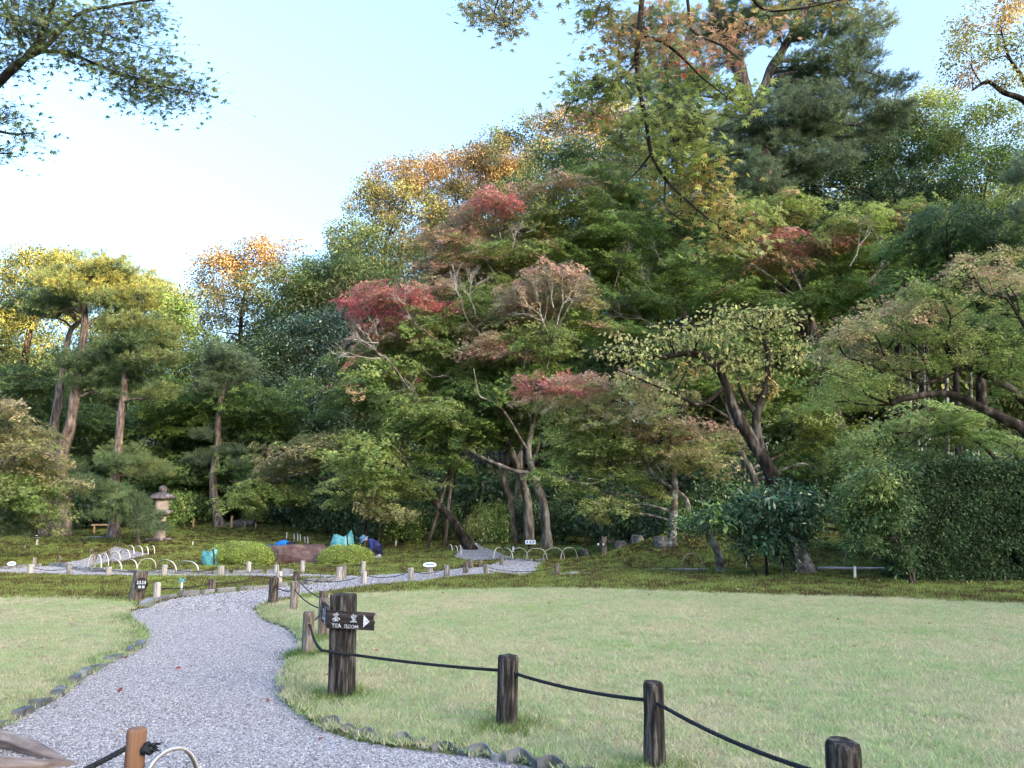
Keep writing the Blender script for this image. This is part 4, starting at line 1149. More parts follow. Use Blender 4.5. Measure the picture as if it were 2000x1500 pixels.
B1 = Vector((-4.75, 5.75, 0))
overhang('overhanging_maple', 'maple whose branches hang into the top left corner, worn roots by the path', 8.5, B1,
         [([B1 + Vector((0, 0, -.2)), B1 + Vector((.02, .05, .5)), B1 + Vector((-.15, .2, 2.2)), B1 + Vector((-.4, .8, 4.0)), at(-120, 260, 7.6)], .34, .10)],
         [([at(-120,260,7.6),(-40,200),(10,150),(50,112),(85,60),(105,0),(112,-60)], .055, .018), ([at(-120,260,7.6),(-30,185),(30,125),(85,95),(150,30),(220,12),(320,-5)], .045, .012),
          ([(0,160),(60,106),(130,104),(210,135),(270,155),(330,172),(400,185)], .03, .006), ([(60,106),(110,60),(160,55),(230,75),(300,95)], .016, .005), ([(38,68),(20,30),(-10,-20)], .02, .01), ([at(-120,260,7.6),(-60,250),(-10,255),(30,262),(70,258)], .03, .006), ([(-60,250),(-20,295),(20,300)], .02, .006)],
         [(40,40,160,110,'DG/OL',260),(130,50,150,110,'OL/G',230),(220,45,140,80,'DG/OL',180),(290,25,90,60,'DG/OL',80),(170,105,170,50,'DG/OL',170),(250,150,140,60,'DG/OL',170),(320,160,120,50,'DG/OL',130),(380,180,80,40,'DG/OL',70),(300,195,120,40,'DG/OL',90),(15,225,60,50,'DG/OL',60),(45,262,60,24,'DG/OL',36),(10,295,60,30,'DG/OL',40),(70,10,140,60,'DG/OL',140),(310,110,70,40,'DG/OL',30),(20,120,80,60,'DG/OL',80)],
         .062, M_BARK_DARK, reach=.17, twig_r=.003, dens=2.1,
         roots=[([B1 + Vector((.1, -.15, .16)), gp(-60,1446) + Vector((0, 0, .05)), gp(10,1460) + Vector((0, 0, .05)), gp(60,1476) + Vector((0, 0, .04)), gp(110,1488) + Vector((0, 0, .015)), gp(150,1497) + Vector((0, 0, -.02))], (.085, .022)),
                ([B1 + Vector((.1, -.3, .1)), gp(-80,1515) + Vector((0, 0, .06)), gp(0,1508) + Vector((0, 0, .04)), gp(70,1507) + Vector((0, 0, .035)), gp(130,1499) + Vector((0, 0, .02)), gp(175,1500) + Vector((0, 0, -.04))], (.075, .03)),
                ([gp(-90,1446) + Vector((0, 0, .06)), gp(-50,1470) + Vector((0, 0, .09)), gp(-20,1495) + Vector((0, 0, .05))], (.07, .04)),
                ([B1 + Vector((-.1, .1, .2)), gp(-130,1430) + Vector((0, 0, .06)), gp(-70,1418) + Vector((0, 0, -.05))], (.15, .04))])
B2 = Vector((2.9, .6, 0))
overhang('overhanging_maple', 'maple hanging a yellow-green and orange branch down from the top centre', 4.6, B2,
         [([B2 + Vector((0, 0, -.2)), B2 + Vector((.05, 0, 1.5)), B2 + Vector((-.1, .3, 3.6)), B2 + Vector((-.5, 1.2, 5.2)), at(1262, -170, 4.4)], .2, .05)],
         [([at(1262,-170,4.4),(1258,-60),(1250,40),(1244,110),(1250,180),(1262,235),(1272,300),(1300,350),(1340,390),(1400,440),(1460,475)], .021, .005),
          ([(1247,70),(1290,80),(1330,110),(1370,150),(1420,190)], .012, .004), ([(1262,235),(1310,240),(1370,270),(1400,290)], .010, .003), ([(1246,120),(1215,150),(1170,170),(1115,200)], .011, .003), ([(1272,300),(1240,340),(1200,370)], .008, .003), ([(1300,350),(1300,400),(1330,430)], .008, .003),
          ([at(1262,-170,4.4),(1330,-60),(1345,20),(1352,60),(1410,90),(1450,120)], .014, .004), ([at(1262,-170,4.4),(1420,-80),(1480,10),(1540,20),(1640,0),(1720,-20)], .014, .004), ([at(1262,-170,4.4),(1180,-120),(1060,-70),(980,-10),(960,50)], .014, .003), ([(1180,-120),(1180,-30),(1170,20)], .008, .003), ([(1060,-70),(1010,-20),(1000,30)], .006, .003), ([(1115,200),(1105,220),(1100,240)], .004, .002)],
         [(1170,165,130,90,'FY/OL',120),(1125,195,80,80,'FY/OL',55),(1215,110,120,80,'FO/OL',60),(1300,180,150,100,'FY/G',90),(1230,250,130,80,'FY/OL',75),(1320,240,150,80,'FY/OL',90),(1405,190,110,70,'FY/G',75),(1440,200,70,40,'FY',25),(1290,310,140,80,'FY/OL',85),(1240,300,110,70,'TN/FY',45),(1360,310,120,80,'FY',75),(1320,370,130,70,'FY/FO',80),(1380,400,120,70,'FO/FY',80),(1430,450,100,60,'FO/FY',60),(1460,480,60,30,'FY/TN',18),(1380,350,100,50,'FY/FO',45),(1170,240,60,40,'FR/FO',14),
          (1200,40,130,70,'FO/OL',55),(1300,60,130,80,'FO/PK',50),(1390,80,130,60,'FO/PK',55),(1470,60,120,60,'FO/PK',45),(1530,15,150,40,'FO/FY',55),(1640,5,130,26,'FO/FY',38),(1170,15,90,50,'FY/OL',34),(965,10,110,50,'OL/TN',60),(980,50,70,50,'OL/TN',34),(930,30,60,60,'OL/TN',26),(1020,15,60,40,'OL/TN',22),(1320,130,80,50,'FR/FO',18),(1400,120,70,40,'FR/PK',14)],
         .045, M_BARK_DARK, per=6, reach=.08, twig_r=.0018, dens=2.9, back=.18)

# ---- the persimmon tree
def persimmon():
    Y = 21
    tr = [([(1570,1122),(1556,1060),(1530,980),(1500,915),(1465,855),(1435,800),(1420,755),(1395,712),(1350,690),(1290,698),(1240,690)], .26, .05), ([(1490,900),(1480,850),(1478,810),(1495,760),(1500,700),(1490,650)], .16, .05, 0), ([(1420,755),(1370,790),(1330,775),(1260,745),(1200,720)], .07, .02, 0), ([(1478,810),(1450,770),(1440,735)], .08, .04, 0)]
    root = empty('persimmon_tree', base_of(tr, Y), 'broad tree with big yellow-green leaves on black crooked trunk with a pale scar', 'tree')
    pads = [(1380,645,110,60,'KY/LG',110),(1310,665,130,60,'KY/LG',130),(1240,690,110,50,'KY/LG',95),(1165,690,60,26,'KY',24),(1450,640,120,80,'KY/LG',120),(1530,630,90,70,'KY/LG',85),(1510,700,120,80,'KY/LG',120),(1420,700,110,60,'KY/LG',95),(1340,725,110,44,'KY/FO',80),(1255,740,90,36,'KY/LG',44),(1560,690,60,80,'KY/LG',50),(1480,755,110,44,'KY/FO',70),(1420,610,90,40,'KY/LG',40),(1490,610,90,36,'KY/LG',50),(1200,655,60,30,'KY',18),(1300,760,70,30,'KY/LG',22)]
    mb = MB()
    W = pads_world([p[:5] for p in pads], Y, depth=.9, spread=.8)
    S = wood(mb, tr, Y, W, [w[0][None] for w in W], twigs=0, flare=1.6)
    src = [p for p, r in S[20:]] + [Vector(w[0]) for w in W]
    big_leaf_tree(root, W, [int(p[5] * 2.2) for p in pads], src, .125, OVAL, M_LEAF, mb, per=5, reach=.17, nbias=(0, -.7, .35), njit=.55, droop=1.0, twig_r=.006)
    mb.build('trunk', M_BARK_DARK, root, smooth=True)
    # pale scar at the foot
    C = trunk_curve(tr[0], Y); g = base_of(tr, Y)
    m2 = MB(); V, F = [], []
    for i in range(7):
        for k in range(7):
            zz = .02 + i * .13 + .06 * mnoise.noise(Vector((k * 1.3, i, 2)))
            a = -math.pi * .5 + (k - 3) * (.30 - i * .018) + .12 * mnoise.noise(Vector((k, i * 1.7, 5)))
            rr = .26 * (1 + .6 * max(0, 1 - zz / .5) ** 1.5) + .022
            V.append((g.x + rr * math.cos(a) - .2 * zz / .87, g.y + rr * math.sin(a), g.z + zz))
    for i in range(6):
        for k in range(6):
            if (i > 4 and k in (0, 5)) or (i == 0 and k == 5): continue
            q = i * 7 + k; F.append((q, q + 1, q + 8, q + 7))
    m2.add(V, F); o = m2.build('bark_scar', M_BARK_LICHEN, root, smooth=True); o['label'] = 'pale grey scar of bare wood'
persimmon()

# ---- shrubs, hedge, ferns
T_SHRUB = templates('shrub', lambda: t_clump(.085, 90, .34, OVAL), 5, M_GLOSSY_I)
T_SMALL = templates('clipped', lambda: t_clump(.042, 110, .15, OVAL), 5, M_LEAF_I)
T_HEDGE = templates('hedge', lambda: t_clump(.05, 120, .17, OVAL), 6, M_LEAF_I)
T_WHORL2 = templates('glossy_whorl', lambda: t_clump(.115, 34, .2, LANCE), 6, M_LEAF_I)
T_WHORL = templates('whorl', lambda: t_clump(.16, 26, .22, LANCE), 6, M_GLOSSY_I)

def bush(name, label, cat, Y, pads, ng, rad, layers=4, group=None, stems=(), bark=None, kw=1.05, kh=1.15, hollow=.35):
    px = sum(p[0] for p in pads) / len(pads)
    tr = list(stems) or [([(px, 1100), (px, sum(p[1] for p in pads) / len(pads))], .03, .015)]
    g = gx(tr[0][0][0][0], Y)
    root = empty(name, g, label, cat, group)
    W = pads_world(pads, Y, depth=.9, spread=.5, kw=kw, kh=kh)
    P, E, S, C, cen = clump_pts(W, layers, rad, hollow)
    z0 = H(P[:, 0], P[:, 1]) + .05
    P[:, 2] = np.maximum(P[:, 2], z0)
    mb = MB()
    for sp in tr:
        Wp = trunk_curve(sp, Y); gg = gx(sp[0][0][0], Wp[0].y); Wp[0] = gg + Vector((0, 0, -.08))
        Cc = cr(Wp, 5); m = len(Cc)
        mb.tube(Cc, [sp[1] + (sp[2] - sp[1]) * i / (m - 1) for i in range(m)], n=7, wob=.3)
        for w in W:
            q = Cc[-1]; mb.tube([q, q.lerp(Vector(w[0]), .5) + Vector((0, 0, .03)), Vector(w[0])], [sp[2] * .8, sp[2] * .5, .006], n=4, cap=False)
    mb.build('stem', bark or M_BARK_DARK, root, smooth=True)
    leafy('foliage', root, P, E, S, C, ng)
    return root

PAL.update(LB=(.065, .13, .065), AZ=(.34, .43, .09), HG=(.06, .11, .05), GS=(.13, .21, .085), FN=(.12, .22, .08))
bush('laurel_shrub', 'dark blue-green large-leaved shrub hiding the persimmon trunk', 'shrub', 19.6,
     [(1500,985,140,70,'LB'),(1440,1010,120,70,'LB'),(1560,1000,90,80,'LB'),(1500,1050,130,60,'LB'),(1570,1045,60,50,'LB'),(1460,1065,90,40,'LB'),(1520,1085,80,30,'LB'),(1400,1010,70,50,'LB/G'),(1545,960,80,40,'LB')],
     T_WHORL, .24, layers=3.4, stems=[([(1497,1112),(1495,1080),(1480,1040)], .035, .02), ([(1530,1110),(1530,1070),(1540,1020)], .03, .015), ([(1484,1108),(1455,1085),(1440,1040)], .025, .015)])
bush('small_tree', 'small light-leaved tree on a thick lichen-spotted leaning trunk', 'tree', 21,
     [(1370,1015,90,36,'G/GS'),(1410,1030,80,30,'GS/LG'),(1340,1030,60,30,'GS')], T_SHRUB, .34, layers=3, stems=[([(1407,1120),(1403,1085),(1388,1050),(1380,1030)], .13, .07)], bark=M_BARK_LICHEN)
bush('glossy_shrub', 'glossy green shrub with some yellow leaves left of the clipped hedge', 'shrub', 17.4,
     [(1720,935,110,50,'GS/LG'),(1680,965,110,60,'GS/LG'),(1750,970,90,70,'GS'),(1670,1010,100,60,'GS'),(1730,1020,110,60,'GS'),(1690,1060,80,40,'GS'),(1740,1075,70,40,'GS/HG'),(1760,1100,50,40,'GS/HG'),(1650,985,50,50,'GS/LG'),(1765,925,60,40,'HG')],
     T_WHORL2, .22, layers=5.5, stems=[([(1782,1135),(1770,1100),(1755,1050)], .04, .02), ([(1790,1135),(1775,1095),(1740,1040)], .03, .015)])

def hedge():
    Y = 18.2
    a = gx(1785, Y); x0, x1 = a.x, 14.8; h = at(1900, 912, Y).z
    root = empty('clipped_hedge', (x0 + 2, Y + .6, hz(x0 + 2, Y)), 'tall clipped dark green hedge at the right edge', 'hedge')
    n = 3600
    P = []
    for f, m in ((0, 4200), (1, 1400), (2, 500), (3, 900)):
        u, v, d = rng.random(m), rng.random(m), rng.random(m) ** 2 * .25
        if f == 0: p = np.stack([x0 + u * (x1 - x0), Y + d, v * h], 1)
        elif f == 1: p = np.stack([x0 + u * (x1 - x0), Y + v * 1.3, h - d], 1)
        elif f == 2: p = np.stack([x0 + d, Y + u * 1.3, v * h], 1)
        else: p = np.stack([x0 + .2 + u * (x1 - x0 - .2), Y + .25 + v * .8, .1 + d / .25 * (h - .3)], 1)
        P.append(p)
    P = np.concatenate(P)
    wob = np.array([mnoise.noise(Vector((p[0] * 1.1, 3, p[2] * 1.1))) for p in P])
    P[:, 1] += wob * .09
    # thin, gappy foot
    k = ~((P[:, 2] < .45) & (rng.random(len(P)) < .55))
    gapc = np.exp(-((P[:, 0] - (x0 + 2.35)) / .55) ** 2 - ((P[:, 2] - .55) / .35) ** 2)
    k &= rng.random(len(P)) > gapc * 1.1
    P = P[k]; P[:, 2] += hz(x0 + 2, Y)
    E = rng.normal(size=(len(P), 3)) * np.array((.4, .4, 3))
    leafy('foliage', root, P, E, .7 + .6 * rng.random(len(P)), pal('HG/DG', len(P), .32), T_HEDGE)
    mb = MB()
    for i in range(16):
        x = x0 + .2 + i * .33; g = hz(x, Y + .6)
        mb.tube(cr([(x, Y + .6, g - .05), (x + random.uniform(-.2, .2), Y + .5, .9), (x + random.uniform(-.3, .3), Y + .4, 2.2)], 4), [.03 - .002 * k for k in range(9)], n=5)
    mb.build('stems', M_BARK_DARK, root).name = 'stem'
hedge()

def azalea(px, py0, py1, w, Y, label):
    c = gx(px, Y); top = at(px, py0, Y).z; rx = w / 2 * Y / FPX
    root = empty('clipped_azalea', c, label, 'shrub', 'clipped azalea mounds')
    n = int(rx * rx * 1150)
    q = unit(rng.normal(size=(n, 3))); q[:, 2] = np.abs(q[:, 2])
    q = np.sign(q) * np.abs(q) ** np.array((.8, .8, .62))
    P = np.array(c) + q * np.array((rx, rx * .8, top - c.z - .02)) * (.9 + .1 * rng.random((n, 1)))
    leafy('foliage', root, P, rng.normal(size=(n, 3)) * np.array((.3, .3, 3)), .7 + .6 * rng.random(n), pal('AZ/LG', n, .18), T_SMALL)
    mb = MB()
    for i in range(7):
        a = i * .9; mb.tube([c + Vector((0, 0, -.03)), c + Vector((math.cos(a) * rx * .4, math.sin(a) * rx * .3, .2)), c + Vector((math.cos(a) * rx * .8, math.sin(a) * rx * .6, (top - c.z) * .7))], [.02, .015, .008], n=5)
    mb.build('stem', M_BARK_DARK, root)
azalea(468, 1064, 1116, 108, 24.2, 'large clipped bright green azalea mound left of the boulder')
azalea(676, 1071, 1107, 88, 24.6, 'smaller clipped azalea mound at the right end of the boulder')

def fern_mesh():
    V = []
    for f in range(15):
        a = f / 15 * 6.283 + random.uniform(-.2, .2); L_ = random.uniform(.55, .85); up = random.uniform(.55, .95)
        d = Vector((math.cos(a), math.sin(a), 0)); s = Vector((-d.y, d.x, 0))
        for k in range(20):
            t = (k + 1) / 21
            p = d * (L_ * t) + Vector((0, 0, up * L_ * (t - .75 * t * t * 1.05)))
            w = .16 * math.sin(math.pi * min(1, t * 1.05)) ** .7 * (1.15 - t)
            for sg in (-1, 1):
                tip = p + s * (sg * w) + d * (.05 * (1 - t)) + Vector((0, 0, -.02))
                V.append([p - d * .014, tip, p + d * .016])
    V = np.array([[tuple(q) for q in tri] for tri in V])
    return np_mesh('fronds', V, 3, pal('FN', len(V), .2))
FERN = fern_mesh(); FERN.materials.append(M_LEAF)
for i, (px, Y, s, lab) in enumerate(((1128, 27.2, 1.5, 'fern clump beside the bamboo hoops, left of the dark sign post'), (1158, 27.8, 1.6, 'fern clump just left of the dark sign post'), (1150, 29.0, 1.8, 'tall fern clump behind the dark sign post'), (1100, 28.2, 1.2, 'low fern clump behind the bamboo hoops'),
                              (1440, 20.4, .8, 'small fern at the foot of the lichen-spotted trunk'), (1475, 20.6, .7, 'small fern under the dark blue-green shrub'), (1625, 25.0, 1.0, 'yellowing fern on the bank behind the glossy shrub'), (1010, 29.5, 1.0, 'fern at the foot of the grey maple stems'), (140, 35.0, 1.2, 'strap-leaved fern between the left pines'))):
    g = gx(px, Y)
    r = empty('fern', g, lab, 'fern', 'ferns', i * 1.3)
    r.scale = (s, s, s)
    o = bpy.data.objects.new('fronds', FERN); COL.objects.link(o); o.parent = r

# understorey bushes: five shapes, copied
def make_bush(key, seed, kind):
    W = []
    for i in range(7):
        a = i * 2.4 + seed; W.append((np.array((.5 * math.cos(a), .4 * math.sin(a), .25 + .12 * i)), np.array((.5, .5, .3)), key, 0))
    P, E, S, C, cen = clump_pts(W, 4.5, .34, .3)
    return P, E, S, C
UNDER = [('behind the left pair of pine trunks',60,38,3,2.6,0),('left of the low wooden rail',165,39,3,2.2,0),('behind the low wooden rail',200,40,3,2.2,1),('behind the straight pine by the lantern',255,38,2.6,2.0,1),('directly behind the stone lantern',335,36,1.9,1.7,3),('between the lantern and the slender pine',375,38.5,2.4,1.5,2),('at the foot of the far plaster wall',440,42,3,1.7,0),
         ('right of the wooden stakes',500,38.5,1.8,1.0,4),('above the wooden steps',520,41,3,2.4,0),('under the tan maple branch',570,38,3,2.2,1),('behind the group of white hoops',600,36,2.4,1.5,0),('left of the upright green bag',640,35,2.2,1.6,1),('behind the upright green bag',685,34,2.4,2.2,0),('behind the kneeling worker',735,33,2.2,1.5,1),('right of the kneeling worker',785,33,2.2,1.5,3),('at the foot of the wooden prop poles',845,34,2.6,1.9,0),
         ('yellow-green, right of the wooden prop poles',930,31.5,1.3,1.3,4),('left of the grey maple stems',965,31.5,1.6,1.6,3),('between the grey maple stems',1035,32.5,2.0,1.9,1),('right of the smooth grey maple trunk',1100,32,2.2,1.7,0),('behind the tall ferns',1170,31,2.6,2.2,1),('behind the mossy mound, left half',1235,29.5,2.4,2.2,0),('behind the mossy mound, right half',1290,28.5,2.0,1.8,1),('under the lichen-white trunk',1340,27.5,2.0,1.7,3),
         ('behind the dark blue-green shrub',1430,27,2.6,2.2,0),('left of the huge pine trunk',1580,29,2.6,2.6,0),('at the foot of the huge pine trunk',1660,29,2.6,2.2,1),('behind the glossy shrub',1740,24,2.6,2.6,0),('behind the left end of the hedge',1800,22,2.4,2.9,0),('behind the middle of the hedge',1880,21.5,2.6,3.0,0),('behind the right end of the hedge',1970,21,2.6,3.3,0),('far back between the maples left of centre',700,40,4,3.2,0),('far back under the red maple',830,40,4,3.4,1),('far back behind the grey stems',960,39,4,3.4,0),('far back right of the grey stems',1100,38,4,3.4,1),('far back behind the lichen-white trunk',1250,37,4,3.4,0),('far back behind the persimmon trunk',1400,36,4,3.6,1),('far back left of the pine trunk',1530,38,4,3.6,0),('far back right of the pine trunk',1700,36,4,3.6,1),('far back above the hedge',1850,34,4.5,3.4,0),('far back at the right edge',1990,33,4.5,3.6,1),
         ('far back at the left edge',-20,42,4.5,3.2,0),('far back behind the tall pine',100,43,4.5,3.2,1),('far back left of the lantern',250,44,4.5,3.2,0),('far back under the cone-shaped tree',370,45,4.5,3.0,1),('far back above the steps',490,45,4.5,3.4,0),('far back left of the bags',610,43,4.5,3.4,1)]
KINDS_ = ['dark evergreen bush ', 'dense dark green bush ', 'leafy green bush ', 'bright green bush ', 'yellow-green leafy bush ']
KEYS_ = ['DG', 'DG/BG', 'G/DG', 'G', 'LG/YG']
PROT = {}
mbs = MB()
for i in range(5):
    a = i * 1.25; mbs.tube([(0, 0, -.1), (.15 * math.cos(a), .15 * math.sin(a), .4), (.4 * math.cos(a), .35 * math.sin(a), .9)], [.03, .022, .01], n=5)
STEM = mbs.mesh('stem'); STEM.materials.append(M_BARK_DARK)
for i, (where, px, Y, w, h, kd) in enumerate(UNDER):
    g = gx(px, Y)
    r = empty('understorey_bush', g, KINDS_[kd].strip() + ' ' + where if not where.startswith('yellow') else 'yellow-green bush ' + where.split(', ')[1], 'bush', 'bushes along the foot of the wood', i * 2.1)
    r.scale = (w / 2, w / 2, h / 1.25)
    if kd not in PROT:
        P, E, S, C = make_bush(KEYS_[kd], kd, kd)
        o = leafy('foliage', None, P, E, S, C, T_SHRUB); o.parent = r; PROT[kd] = o
    else:
        o = PROT[kd].copy(); COL.objects.link(o); o.parent = r
    s = bpy.data.objects.new('stem', STEM); COL.objects.link(s); s.parent = r

# ================================================================== stones
def rock_mesh(seed, sub=3, flat=.7):
    bm = bmesh.new(); bmesh.ops.create_icosphere(bm, subdivisions=sub, radius=1)
    for v in bm.verts:
        n = mnoise.noise(v.co * 1.1 + Vector((seed, 0, 0))) * .35 + mnoise.noise(v.co * 2.7 + Vector((0, seed, 0))) * .14 + mnoise.noise(v.co * 6 + Vector((0, 0, seed))) * .05
        v.co *= 1 + n
        v.co.z = min(v.co.z, flat + .08 * mnoise.noise(v.co * 2))
    me = bpy.data.meshes.new('rock'); bm.to_mesh(me); bm.free()
    return me
def rock(name, label, c, d, seed, mat, rz=0, cat='rock', flat=.7, grp=None):
    me = rock_mesh(seed, 3, flat); o = link(name, me, mat); o.location = c; o.scale = d; o.rotation_euler = (0, 0, rz)
    return setp(o, label, cat, grp)
g = gx(585, 25.0)
rock('boulder', 'long low purple-brown boulder between the two azalea mounds', g + Vector((0, 0, .12)), (1.12, .5, .72), 3.1, M_BOULDER, .0, flat=.62)
for i, (px, py, s, sd, lab) in enumerate(((1212,1078,.34,5,'grey upright rock right of the dark sign post'), (1246,1070,.40,8,'tall grey rock under the bushes behind the mossy mound'), (1141,1090,.26,2,'pale grey rock right of the bamboo hoops'), (1290,1062,.3,12,'dark rock at the top of the mossy mound'), (1450,1062,.25,14,'pale flat rock behind the dark blue-green shrub'))):
    g = gx(px, 27 if px < 1280 else 24.5)
    rock('garden_rock', lab, g + Vector((0, 0, s * .35)), (s * .8, s * .6, s), sd, M_ROCK, sd)
for px, py, w, lab in ((1340,1114,.62,'flat pale stepping stone on the moss before the lichen-spotted trunk'), (190,1050,.5,'long flat stone slab lying on the moss behind the left hoops'), (1625,1110,.4,'small flat stone beside the pale pole'), (1660,1170,.14,'small white stone on the moss strip'), (1287,1113,.16,'white pebble on the moss left of the stepping stone')):
    g = gph(px, py)
    rock('flat_stone', lab, g + Vector((0, 0, .01)), (w, w * .45, .06), px, M_STONE, 0, 'stone')

def lantern():
    g = gx(311, 32)
    r = empty('stone_lantern', g, 'tall stone lantern with mushroom cap standing on the moss', 'lantern', None, .5)
    L0 = lambda n, mb, m, sm=True: mb.build(n, m, r, sm, world_coords=False)
    rnd = random.Random(4)
    for i in range(7):
        a = i * .9; m = MB(); m.lathe([(.19, 0), (.22, .05), (.17, .11), (.06, .13)], 8, (.32 * math.cos(a), .32 * math.sin(a), -.03), 1.1, .8)
        L0('base_stone', m, M_LANTERN_D)
    L0('shaft', MB().lathe([(.25, .02), (.23, .12), (.205, .3), (.20, .6), (.205, .98)], 8), M_LANTERN)
    L0('platform', MB().lathe([(.20, .98), (.36, 1.02), (.45, 1.10), (.46, 1.17), (.40, 1.22), (.28, 1.235)], 14), M_LANTERN_D)
    # fire box: four sides with a window in each of two
    fb = MB()
    z0, z1, w = 1.235, 1.66, .25
    for k in range(4):
        M = Matrix.Rotation(k * math.pi / 2, 3, 'Z')
        if k == 2:
            fb.box(M @ Vector((0, w - .03, (z0 + z1) / 2)), (.5, .06, z1 - z0), M)
            continue
        for c, d in ((( -.165, 0, 0), (.17, .06, z1 - z0)), ((.165, 0, 0), (.17, .06, z1 - z0))):
            fb.box(M @ Vector((c[0], w - .03, (z0 + z1) / 2)), d, M)
        fb.box(M @ Vector((0, w - .03, z0 + .065)), (.16, .06, .13), M); fb.box(M @ Vector((0, w - .03, z1 - .05)), (.16, .06, .10), M)
    L0('fire_box', fb, M_LANTERN, False)
    L0('fire_box_shade', MB().box((0, 0, (z0 + z1) / 2), (.36, .36, z1 - z0 - .02)), M_BLACK, False)  # solid black block, paints the shade inside the fire box
    L0('cap', MB().lathe([(.26, 1.655), (.47, 1.665), (.52, 1.70), (.49, 1.76), (.40, 1.85), (.26, 1.91), (.13, 1.94)], 14), M_LANTERN_D)
    L0('finial', MB().lathe([(.10, 1.93), (.09, 1.96), (.15, 2.02), (.165, 2.09), (.14, 2.16), (.07, 2.21), (.015, 2.225)], 12), M_LANTERN_D)
lantern()

# ================================================================== posts, ropes, hoops
def post_mesh(h, r, seed, n=12):
    rd = random.Random(seed); prof = [(1.02, -.15), (1.03, .0), (1.0, h * .3), (.98, h * .65), (.99, h - .02), (.90, h), ]
    mb = MB(); vs, fs = [], []
    j = [rd.uniform(.93, 1.05) for _ in range(n)]
    ck = rd.randrange(n)
    for q, z in prof:
        for k in range(n):
            a = 2 * math.pi * k / n; rr = r * q * j[k] * (.80 if k == ck and z > h * .35 else 1)
            vs.append((rr * math.cos(a), rr * math.sin(a), z + (rd.uniform(-.006, .006) if z > h * .9 else 0)))
    for i in range(len(prof) - 1):
        for k in range(n):
            a, b = i * n + k, i * n + (k + 1) % n; fs.append((a, b, b + n, a + n))
    fs.append(tuple((len(prof) - 1) * n + k for k in range(n)))
    return mb.add(vs, fs).mesh('post')

POSTS = {}
def post(key, px, pyt, pyb, wpx, mat, label, tilt=(0, 0), Y=None, group='weathered rope-fence posts', hole=None):
    g = gph(px, pyb) if Y is None else gx(px, Y)
    top = at(px, pyt, g.y).z
    h = max(.12, top - g.z); r = wpx / 2 * g.y / FPX
    o = link('fence_post', post_mesh(h, r, px), mat); o.location = g; o.rotation_euler = (tilt[0], tilt[1], px)
    setp(o, label, 'post', group)
    POSTS[key] = (g, h, r)
    if hole:
        d = Vector((hole[0], -1 if hole[1] is None else hole[1], 0)).normalized()
        b = MB().lathe([(.011, 0), (.011, .006)], 8); ho = b.build('rope_hole_shade', M_BLACK, o, world_coords=False)  # black disc on the post, paints the shade of the rope opening
        loc = d * (r * .99) + Vector((0, 0, h * .74)); ho.location = Matrix.Rotation(-px, 3, 'Z') @ loc
        ho.rotation_mode = 'QUATERNION'; ho.rotation_quaternion = (Matrix.Rotation(-px, 3, 'Z') @ d).to_track_quat('Z', 'Y')
    return o

post('R1', 989, 1280, 1432, 38, M_WOOD_DARK, 'dark round post in front of the lawn, first right of the tea room sign', (0, -.03), hole=(.8, -.6))
post('R2', 1280, 1333, 1512, 42, M_WOOD_DARK, 'cracked dark post in the middle of the lawn front, second right of the sign', (0, -.04), hole=(.8, -.6))
post('R3', 1655, 1447, 0, 64, M_WOOD_DARK, 'nearest black post cut by the bottom edge at right', (0, -.03), Y=POSTS['R1'][0].y * .62)
post('L1', 600, 1195, 1287, 22, M_WOOD_OLD, 'grey post just left of the tea room sign post', hole=(.3, -1))
post('L2', 632, 1169, 1251, 25, M_WOOD_OLD, 'stout grey post half hidden by the left end of the tea room sign', hole=(.2, -1))
post('L3', 630, 1154, 1216, 18, M_WOOD_OLD, 'post whose top shows just above the post behind the tea room sign')
post('L4', 573, 1135, 1197, 16, M_WOOD_OLD, 'nearer post of the pair at the right path bend', hole=(.5, -1))
post('L5', 533, 1128, 1183, 18, M_WOOD_OLD, 'dark-topped post at the inner edge of the path bend', hole=(.8, -.6))
post('L6', 578, 1116, 1162, 13, M_WOOD_OLD, 'slim post behind the nearer post of the path bend')
post('L7', 544, 1116, 1146, 12, M_WOOD_PALE, 'pale post across the path behind the dark-topped post')
post('L8', 539, 1103, 1124, 10, M_WOOD_PALE, 'short pale post left of the boulder front')
